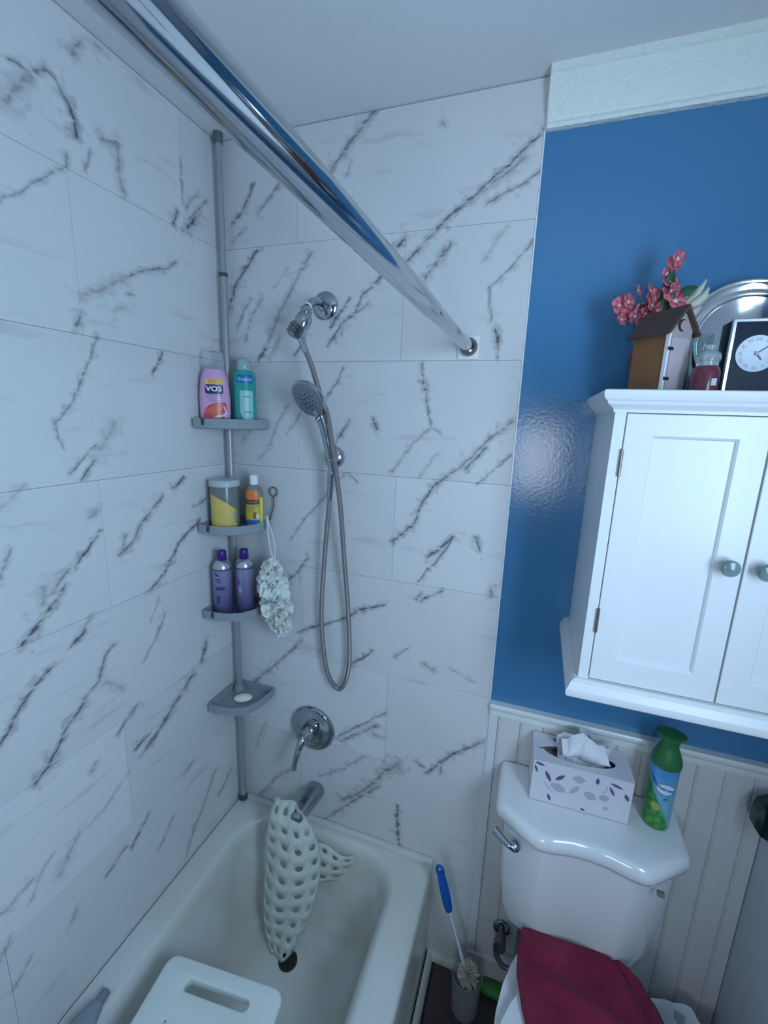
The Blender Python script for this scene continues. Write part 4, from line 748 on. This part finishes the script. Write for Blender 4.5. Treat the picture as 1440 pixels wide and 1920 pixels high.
# candle jar
cj = thing('candle_jar', 'small glass candle jar with dark red wax and domed glass lid', 'candle', (1.182, -.208, ZT))
wx = mat('dark_red_wax', (.12, .015, .035), .35, coat=.5, var=.5, vscale=40, col2=(.22, .05, .08))
part('wax_body', disc(B(), (1.182, -.208, ZT), (0, 0, 1), [(0, .018), (.003, .0215), (.034, .0218), (.043, .019), (.046, .0165)], 32), wx, cj, 40)
part('neck', disc(B(), (1.182, -.208, ZT+.0462), (0, 0, 1), [(0, .0165), (.007, .0165), (.008, .018), (.011, .018)], 32), mat('thick_glass', (.75, .85, .88), .06, trans=.7, ior=1.4), cj, 40)
part('lid', disc(B(), (1.182, -.208, ZT+.0575), (0, 0, 1), [(0, .0188), (.004, .0188), (.009, .0175), (.014, .012), (.016, .007), (.019, .009), (.023, .0095), (.025, .006)], 32), MATS['thick_glass'], cj, 40)
part('label', box(B(), 1.186, 1.194, -.2305, -.2292, ZT+.012, ZT+.024, .0004), mat('candle_label', (.45, .60, .66), .4), cj, None)
# clock
ck = thing('desk_clock', 'small black desk clock with silver frame and white round dial', 'clock', (1.259, -.155, ZT))
blk = mat('navy_black', (.006, .018, .040), .35, spec=.15); frm = mat('frame_silver', (.62, .66, .68), .18, .9)
cx0, cx1, cz1 = 1.216, 1.302, ZT+.128
part('case', box(B(), cx0+.001, cx1-.001, -.178, -.130, ZT, cz1-.001, .0015), blk, ck, 30)
bm = B()
def rr_(a, yy): return [(cx0+a, yy, ZT+a), (cx1-a, yy, ZT+a), (cx1-a, yy, cz1-a), (cx0+a, yy, cz1-a)]
loft(bm, [rr_(0, -.178), rr_(0, -.1835), rr_(.0015, -.185), rr_(.0055, -.185), rr_(.0065, -.1815), rr_(.0065, -.178)], False, False); bm.faces.new([bm.verts.new(p) for p in rr_(.001, -.178)])
part('frame', bm, frm, ck, 30)
part('face_panel', box(B(), cx0+.0066, cx1-.0066, -.1815, -.1782, ZT+.0066, cz1-.0066), blk, ck, None)
dc = Vector((1.259, -.1816, ZT+.070))
dl = part('dial', disc(B(), dc, (0, -1, 0), [(0, .0305), (.0016, .0305), (.0018, .0295), (.0014, .0288), (.0013, .001)], 48), mat('dial_white', (.68, .74, .82), .4), ck)
tk = mat('numeral_grey', (.32, .36, .42), .5)
RN = ['XII', 'I', 'II', 'III', 'IIII', 'V', 'VI', 'VII', 'VIII', 'IX', 'X', 'XI']
for h in range(12):
    a = PI/2-h*PI/6; t = text_bm(RN[h], .0078, .0001); M_ = Matrix.Translation(dc+Vector((math.cos(a)*.0235, -.0016, math.sin(a)*.0235))) @ Matrix.Rotation(PI/2, 4, 'X') @ Matrix.Rotation(a-PI/2, 4, 'Z')
    bmesh.ops.transform(t, matrix=M_, verts=t.verts); finish('numeral', t, tk, dl, None, off=world_loc(dl))
hd = mat('hand_grey', (.14, .14, .16), .4, .5)
for ang, ln, wd in ((38, .020, .0011), (-52, .013, .0015)):
    a = math.radians(ang); d = Vector((math.cos(a), 0, math.sin(a))); finish('hand', tube(B(), [dc+Vector((0, -.0028, 0))-d*.004, dc+Vector((0, -.0028, 0))+d*ln], wd*.8, 6), hd, dl, None, off=world_loc(dl))
finish('hub', disc(B(), dc+Vector((0, -.0012, 0)), (0, -1, 0), [(0, .0034), (.003, .003)], 16), mat('hub_brown', (.30, .22, .22), .4, .5), dl, 40, off=world_loc(dl))
# ================================================================ toilet and around
tl = thing('toilet', 'white toilet with chamfered tank lid and chrome flush lever', 'toilet', (1.126, -.35, 0))
def lidplan(d=0, z=0):
    P = [(.909, -.010), (.909, -.150), (.917, -.166), (1.000, -.222), (1.015, -.227), (1.045, -.224), (1.085, -.214), (1.127, -.211), (1.168, -.214), (1.205, -.224), (1.236, -.228), (1.252, -.224), (1.335, -.160), (1.343, -.146), (1.343, -.010)]
    c = Vector((1.126, -.115)); out = []
    for x, y in P:
        v = Vector((x, y))-c; s = 1-d/max(abs(v.x), abs(v.y), .06); out.append((c.x+v.x*s, (c.y+v.y*s) if y < -.02 else y-.0, z))
    return out
bm = B(); loft(bm, [lidplan(.016, .783), lidplan(.004, .788), lidplan(0, .798), lidplan(0, .812), lidplan(.004, .822), lidplan(.011, .828), lidplan(.020, .830), lidplan(.045, .8305)]); part('tank_lid', bm, PORC, tl, 50)
def tank(d, z, w=1.0, yb=-.012):
    P = lidplan(d, z); return [(1.126+(x-1.126)*w, min(max(y, -.5), yb), zz) for x, y, zz in P]
bm = B(); loft(bm, [tank(.045, .450, .80), tank(.030, .456, .87), tank(.024, .50, .92), tank(.020, .60, .955), tank(.018, .70, .965), tank(.018, .785, .965)])
for v in bm.verts:
    if v.co.y > -.03: continue
    v.co.y *= 1-.10*(1-(v.co.z-.45)/.335)
part('tank', bm, PORC, tl, 50)
fn_ = Vector((-.55, -.83, 0)).normalized()
part('lever_boss', disc(B(), (.966, -.187, .748), fn_, [(0, .014), (.010, .014), (.016, .010), (.018, .002)], 24), CH, tl)
part('flush_lever', tube(B(), [(.962, -.200, .748), (.945, -.196, .752), (.925, -.184, .757), (.912, -.176, .760)], lambda t: .006+.005*t, 14, 4), CH, tl)
part('tank_mark', box(B(), 1.268, 1.282, -.2145, -.203, .762, .770, .001), mat('mark_grey', (.22, .2, .2), .5), tl)
# bowl, seat and lid
def oval(cx, y0, y1, hw, z, n=36, p=2.3):
    cy = (y0+y1)/2; ry = (y1-y0)/2; out = []
    for i in range(n):
        a = 2*PI*i/n; c, s = math.cos(a), math.sin(a)
        out.append((cx+hw*math.copysign(abs(c)**(2/p), c)*(1-.12*max(0, -s)-.30*max(0, s)**2), cy+ry*math.copysign(abs(s)**(2/p), s), z))
    return out
bm = B(); loft(bm, [oval(1.126, -.60, -.10, .115, 0), oval(1.126, -.60, -.10, .112, .03), oval(1.126, -.62, -.10, .105, .15), oval(1.126, -.66, -.09, .13, .27), oval(1.126, -.72, -.08, .165, .38), oval(1.126, -.735, -.08, .172, .415), oval(1.126, -.735, -.08, .172, .428)]); part('bowl', bm, PORC, tl, 50)
bm = B(); loft(bm, [oval(1.140, -.735, -.215, .184, .430), oval(1.140, -.738, -.213, .187, .436), oval(1.140, -.738, -.213, .187, .446), oval(1.140, -.735, -.216, .183, .450)]); part('seat', bm, PORC, tl, 50)
bm = B(); loft(bm, [oval(1.140, -.735, -.212, .185, .4515), oval(1.140, -.738, -.210, .188, .458), oval(1.140, -.736, -.212, .186, .466), oval(1.140, -.70, -.24, .15, .470)]); part('seat_cover', bm, PORC, tl, 50)
# towel on the seat cover
k = NT('maroon_terry'); tc = k.n('ShaderNodeTexCoord'); n1 = k.n('ShaderNodeTexNoise', i_Scale=420.0, i_Detail=2.0); n2 = k.n('ShaderNodeTexNoise', i_Scale=14.0, i_Detail=4.0)
k.l(tc.outputs['Object'], n1.inputs['Vector']); k.l(tc.outputs['Object'], n2.inputs['Vector'])
k.l(k.mix(k.ramp(n2.outputs[0], .35, .7), (.19, .018, .045), (.26, .030, .07)), k.b.inputs['Base Color']); k.b.inputs['Roughness'].default_value = .95; k.b.inputs['Sheen Weight'].default_value = .08; k.b.inputs['Specular IOR Level'].default_value = .1
bp = k.n('ShaderNodeBump', i_Strength=.9, i_Distance=.003); k.l(n1.outputs[0], bp.inputs['Height']); k.l(bp.outputs[0], k.b.inputs['Normal'])
tw = thing('maroon_towel', 'maroon terry towel folded over the closed toilet lid', 'towel', (1.16, -.40, .472))
EDGE_L = [(1.003, -.188), (1.000, -.24), (1.003, -.29), (1.015, -.345), (1.035, -.40), (1.045, -.48), (1.04, -.58), (1.04, -.68)]
EDGE_R = [(1.235, -.182), (1.272, -.197), (1.300, -.235), (1.318, -.285), (1.325, -.34), (1.330, -.42), (1.330, -.55), (1.325, -.68)]
def ed(E, t):
    p = t*(len(E)-1); i = min(int(p), len(E)-2); f = p-i; return E[i][0]*(1-f)+E[i+1][0]*f, E[i][1]*(1-f)+E[i+1][1]*f
def tf(u, v):
    a = ed(EDGE_L, v); b = ed(EDGE_R, v); x = a[0]+(b[0]-a[0])*u; y = a[1]+(b[1]-a[1])*u
    n_ = noise.noise(Vector((x*14, y*14, 3)))*.006+noise.noise(Vector((x*5, y*5, 9)))*.008
    fold_ = .018*math.exp(-((u-.76-.08*v)/.045)**2)+.010*math.exp(-((u-.92)/.03)**2)+.013*math.exp(-((v-.24-.30*u)/.04)**2)
    edge = min(1, min(u, 1-u)*12)*min(1, v*9)
    d = math.hypot((x-1.140)/.190, min(0, y+.475)/.265); drop = max(0, d-1)*.20*min(1, v*4); drop -= .026*max(0, 1-v*5)
    return (x, y, .4765+(.012+max(0, n_+.004)+fold_)*edge-drop)
bm = B(); grid(bm, tf, 70, 60); o = part('terry_sheet', bm, k.m, tw, 180); md = o.modifiers.new('thickness', 'SOLIDIFY'); md.thickness = .007; md.offset = 1
# tissue box
TB = thing('tissue_box', 'white cardboard tissue box printed with violet leaves, on the tank lid', 'tissue box', (1.100, -.062, .8312), math.radians(1.5))
hx, hy, hz = .115, .054, .118
cbm = mat('carton_white', (.70, .69, .74), .55)
bm = B(); n = 8; top_out = [(-hx, -hy), (hx, -hy), (hx, hy), (-hx, hy)]
slot = [(.085*math.cos(a)-.004, -.006+.030*math.sin(a)*(1 if math.sin(a) < 0 else .75)) for a in [2*PI*i/32 for i in range(32)]]
shape2d(bm, top_out, [slot], .0012, 0, Matrix.Translation((0, 0, hz-.0006)))
for q_ in ((-hx, -hx+.001, -hy, hy), (hx-.001, hx, -hy, hy), (-hx, hx, -hy, -hy+.001), (-hx, hx, hy-.001, hy)): box(bm, *q_, 0, hz-.0014)
box(bm, -hx, hx, -hy, hy, 0, .001); lp('carton', bm, cbm, TB, None)
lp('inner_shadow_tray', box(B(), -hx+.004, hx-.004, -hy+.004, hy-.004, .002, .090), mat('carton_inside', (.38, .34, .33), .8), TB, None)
vm_ = mat('violet_print', (.13, .09, .28), .5); gm_ = mat('grey_print', (.45, .45, .55), .55); om_ = mat('olive_print', (.10, .11, .09), .5)
def leafshape(cx, cy, ln, wd, ang):
    P = [(ln/2*math.cos(t), wd/2*math.sin(t)*(1-.45*math.cos(t)**2)) for t in [2*PI*i/16 for i in range(16)]]
    a = math.radians(ang); return [(cx+x*math.cos(a)-y*math.sin(a), cy+x*math.sin(a)+y*math.cos(a)) for x, y in P]
FM = Matrix.Translation((0, -hy-.0003, 0)) @ Matrix.Rotation(PI/2, 4, 'X'); TM = Matrix.Translation((0, 0, hz+.0004))
for cx, cy, ln, wd, an in ((-.098, .108, .024, .007, -12), (-.106, .092, .022, .006, -68), (-.076, .078, .032, .010, -62), (-.048, .082, .028, .010, 42), (.036, .098, .018, .009, -90), (.078, .098, .030, .007, -16), (.070, .080, .026, .007, -60), (.103, .073, .020, .009, -62), (-.068, .018, .020, .008, -72)):
    bm = B(); shape2d(bm, leafshape(cx, cy, ln, wd, an), depth=.0003, mtx=FM); lp('leaf_print', bm, vm_, TB, None)
for cx, cy, ln, wd, an in ((-.050, .052, .040, .022, -20), (-.012, .058, .032, .012, 52), (.024, .052, .030, .022, -25), (.062, .028, .012, .010, 0), (-.005, .090, .030, .020, 0), (.055, .056, .024, .018, 10)):
    bm = B(); shape2d(bm, leafshape(cx, cy, ln, wd, an), depth=.0002, mtx=FM); lp('shade_print', bm, gm_, TB, None)
bm = B(); tube(bm, [(-.083, -hy-.0003, .060), (-.072, -hy-.0003, .044), (-.054, -hy-.0003, .033)], .0009, 5, 3); tube(bm, [(.058, -hy-.0003, .092), (.058, -hy-.0003, .080), (.050, -hy-.0003, .070)], .0009, 5, 3); lp('stem_print', bm, gm_, TB, None)
bm = B(); shape2d(bm, leafshape(.012, .008, .012, .006, -20), depth=.0003, mtx=FM); lp('leaf_print', bm, om_, TB, None)
bm = B(); shape2d(bm, leafshape(-.060, .036, .014, .007, -70), depth=.0003, mtx=TM); lp('leaf_print', bm, vm_, TB, None)
bm = B(); shape2d(bm, leafshape(-.078, -.002, .050, .006, 18), depth=.0003, mtx=TM); lp('leaf_print', bm, om_, TB, None)
# the tissue sheet pulled up
bm = B()
def tsf(u, v):
    s = u*2-1; base = .052*s; up = v
    fl_ = .5+.5*math.sin(u*9+.6)
    x = base*(1+.05*up)+.004*math.sin(u*21)+(.020*up if s > .5 else -.006*up); y = .006*math.sin(u*13)*(1+1.5*up)-.006+.030*math.sin(up*2.4)*(.3+.7*math.cos(s*1.3))*.6
    z = .088+up*(.100-.018*fl_-.012*abs(s))
    return (x, y, z+.004*noise.noise(Vector((u*6, v*6, 1))))
grid(bm, tsf, 40, 16)
def tsb(u, v):
    s = u*2-1; a = v*PI*.95
    return (.050*s+.003*math.sin(u*19)+.02*v*s*s*(1 if s > 0 else .4), -.004-.030*math.sin(a)*(.75+.25*math.sin(u*8)), .181-.010*abs(s)*2-.060*v+.012*math.sin(u*7+1)*v-.006*(math.sin(u*9+.6)))
grid(bm, tsb, 40, 14)
k = NT('tissue_paper'); k.b.inputs['Base Color'].default_value = (.82, .84, .88, 1); k.b.inputs['Roughness'].default_value = .9; k.b.inputs['Specular IOR Level'].default_value = .1
lp('tissue_sheet', bm, k.m, TB, 180)
# air freshener can
cn = thing('air_freshener_can', 'green and blue air freshener spray can standing on the tank lid', 'spray can', (1.281, -.078, .8312), math.radians(-12))
pr = [(0, .024), (.003, .028), (.008, .0292), (.165, .0305), (.170, .0305)]
k = NT('can_print'); tc = k.n('ShaderNodeTexCoord'); sp = k.n('ShaderNodeSeparateXYZ'); k.l(tc.outputs['Object'], sp.inputs[0]); n1 = k.n('ShaderNodeTexVoronoi', i_Scale=75.0); k.l(tc.outputs['Object'], n1.inputs['Vector'])
n2 = k.n('ShaderNodeTexNoise', i_Scale=35.0); k.l(tc.outputs['Object'], n2.inputs['Vector'])
hgt = k.math('ADD', sp.outputs[2], k.math('ADD', k.math('MULTIPLY', sp.outputs[0], 2.2), k.math('MULTIPLY', n2.outputs[0], .04)))
leafc = k.mix(k.ramp(n1.outputs['Distance'], .1, .7), (.16, .42, .05), (.02, .24, .08)); sky = k.mix(k.ramp(sp.outputs[2], .08, .17), (.22, .50, .68), (.08, .32, .68))
k.l(k.mix(k.ramp(hgt, .085, .10), leafc, sky), k.b.inputs['Base Color']); k.b.inputs['Roughness'].default_value = .28; k.b.inputs['Metallic'].default_value = .2
lp('can', lathe(B(), pr, 40), k.m, cn)
gc = mat('cap_green', (.025, .15, .045), .4)
lp('cap', lathe(B(), [(.168, .0315), (.174, .0325), (.186, .031), (.200, .026), (.214, .0205), (.222, .0185), (.230, .0195), (.238, .024, .021), (.244, .030, .023), (.248, .031, .024), (.2495, .026, .020)], 36), gc, cn)
lp('name_oval', poly_patch(circle(.006, .118, .0185, 28, .0135), pr, .0008), mat('oval_white', (.66, .76, .88), .35), cn)
lp('name_oval_rim', poly_patch(circle(.006, .1175, .0198, 28, .0150), pr, .0005), mat('oval_blue', (.06, .18, .48), .35), cn)
t = text_bm('Febreze', .0105, bold=.0003, shear=.15); bmesh.ops.rotate(t, verts=t.verts, cent=(0, 0, 0), matrix=Matrix.Rotation(-.15, 3, 'Z')); bmesh.ops.translate(t, verts=t.verts, vec=(.006, .119, 0)); lp('lettering', wrap(t, pr, .0013), mat('letter_blue', (.10, .16, .42), .4), cn, None)
t = text_bm('AIR', .0075, bold=.0002); bmesh.ops.translate(t, verts=t.verts, vec=(.010, .092, 0)); lp('lettering', wrap(t, pr, .0010), MATS['letter_blue'], cn, None)
lp('swoosh', poly_patch([(-.028, .146), (-.024, .140), (-.014, .128), (-.012, .121), (-.016, .124), (-.026, .136)], pr, .0009), mat('swoosh_blue', (.01, .10, .38), .35), cn)
lp('green_apple_print', poly_patch(circle(-.008, .066, .010, 18, .011), pr, .0007), mat('apple_print', (.36, .42, .10), .4), cn)
# supply stop
vs_ = thing('water_stop', 'dark chrome water stop valve with bent supply pipe beside the toilet', 'valve', (.968, 0, .235))
part('escutcheon', disc(B(), (.962, -.0125, .240), (0, -1, 0), [(0, .026), (.003, .025), (.007, .016)], 24), CH, vs_)
part('valve_body', disc(B(), (.962, -.018, .240), (0, -1, 0), [(0, .010), (.02, .010), (.022, .016), (.042, .016), (.046, .010)], 20), CHD, vs_)
part('handle', disc(B(), (.958, -.060, .238), (.2, -1, .3), [(0, .010), (.003, .020), (.012, .019), (.014, .008)], 8), CHD, vs_, 25)
part('supply_pipe', tube(B(), [(.950, -.045, .232), (.952, -.055, .195), (.975, -.060, .165), (1.005, -.060, .170), (1.015, -.062, .23), (1.010, -.065, .35), (1.000, -.07, .452)], .0075, 12, 6), mat('braided_pipe', (.28, .26, .27), .4, .8), vs_)
# toilet brush standing in its cup
br = thing('toilet_brush', 'toilet brush with a blue handle leaning out of its clear cup', 'toilet brush', (.872, -.105, 0))
bl = mat('handle_blue', (.005, .10, .42), .4)
p0, p1, p2 = Vector((.768, -.100, .492)), Vector((.806, -.102, .352)), Vector((.872, -.106, .150))
part('shaft', tube(B(), [p1-(p1-p0)*.1, p2], .0052, 12), mat('shaft_white', (.62, .66, .70), .4), br)
part('grip', tube(B(), [p0.lerp(p1, .16), p0.lerp(p1, .35), p0.lerp(p1, .6), p0.lerp(p1, .85), p1], lambda t: .0105+.0035*math.sin(t*PI), 16, 4), bl, br)
d = (p1-p0).normalized(); up = Vector((0, -1, 0)); sd = d.cross(up).normalized()
bm = B(); tube(bm, [p0+d*.014+sd*.0095*math.cos(a)+d*.016*math.sin(a) for a in [2*PI*i/20 for i in range(21)]], .0045, 10); part('hanging_loop', bm, bl, br)
bmh = B(); R5 = random.Random(2)
for i in range(260):
    dd = Vector((R5.gauss(0, 1), R5.gauss(0, 1), R5.gauss(0, .8))).normalized(); dd.z = dd.z if dd.z > -.6 else -dd.z; c = Vector((.880, -.105, .142))
    tube(bmh, [c, c+Vector((dd.x*.034, dd.y*.034, dd.z*.040))], .0011, 4)
o = part('bristles', bmh, mat('bristle_cream', (.70, .68, .56), .7), br, None); o['kind'] = 'stuff'
cup = thing('brush_cup', 'cloudy clear cup holding the toilet brush on the dark floor', 'cup', (.876, -.105, 0))
part('cup_wall', disc(B(), (.876, -.105, .0005), (0, 0, 1), [(0, .036), (.01, .040), (.14, .045), (.145, .046), (.145, .043), (.14, .042), (.012, .037), (.010, .001)], 32), mat('cloudy_plastic', (.80, .82, .86), .35, trans=.85, ior=1.04), cup, 50)
# green scrubber
gs = thing('green_dustpan', 'green plastic scoop lying on the floor behind the brush cup', 'dustpan', (.960, -.035, 0))
bm = B(); gg = mat('bright_green', (.03, .22, .03), .45)
L = []
for x_, w_, h_ in ((.915, .010, .02), (.925, .020, .030), (.965, .022, .034), (1.01, .020, .030), (1.02, .010, .02)): L.append([(x_, -.038+(w_+.0)*math.cos(a), .0195+h_*.5*math.sin(a)) for a in [2*PI*i/16 for i in range(16)]])
loft(bm, L); part('body', bm, gg, gs, 50)
# waste bin with white liner
wb = thing('waste_bin', 'white lined waste bin in the corner right of the toilet', 'waste bin', (1.405, -.165, 0))
lnm = NT('liner_white'); lnm.b.inputs['Base Color'].default_value = (.72, .76, .80, 1); lnm.b.inputs['Roughness'].default_value = .5
part('bucket', disc(B(), (1.405, -.165, .0005), (0, 0, 1), [(0, .08), (.005, .083), (.262, .104), (.262, .100), (.01, .078), (.008, .001)], 32), mat('bin_grey', (.45, .48, .52), .4), wb, 50)
bm = B(); L = []
for h_, r_, amp in ((.20, .104, .001), (.24, .1085, .002), (.268, .110, .003), (.282, .106, .006), (.270, .098, .004), (.15, .088, .004)):
    L.append([(1.405+(r_+amp*math.sin(7*a+h_*40)+amp*.6*math.sin(17*a))*math.cos(a), -.165+(r_+amp*math.sin(7*a+h_*40))*math.sin(a), h_+amp*math.sin(11*a+1)) for a in [2*PI*i/64 for i in range(64)]])
loft(bm, L, False, False); part('liner', bm, lnm.m, wb, 60)
# bracket on the right wall
bk = thing('wall_bracket', 'dark polished metal bracket on the right wall under the white rail', 'bracket', (1.50, -.05, .90))
part('back_plate', box(B(), 1.524, 1.5295, -.105, -.025, .86, .965, .002), CHD, bk)
bm = B(); DG = mat('dark_green_metal', (.06, .09, .085), .18, .9)
L = [[(xx, -.066+a*s*.85, .912+b*s*.9) for a, b in ((-.030, -.045), (.030, -.045), (.038, 0), (.030, .048), (-.030, .048), (-.038, 0))] for xx, s in ((1.524, 1), (1.500, 1), (1.482, .82), (1.472, .5))]
loft(bm, L); part('faceted_cap', bm, DG, bk, 20)
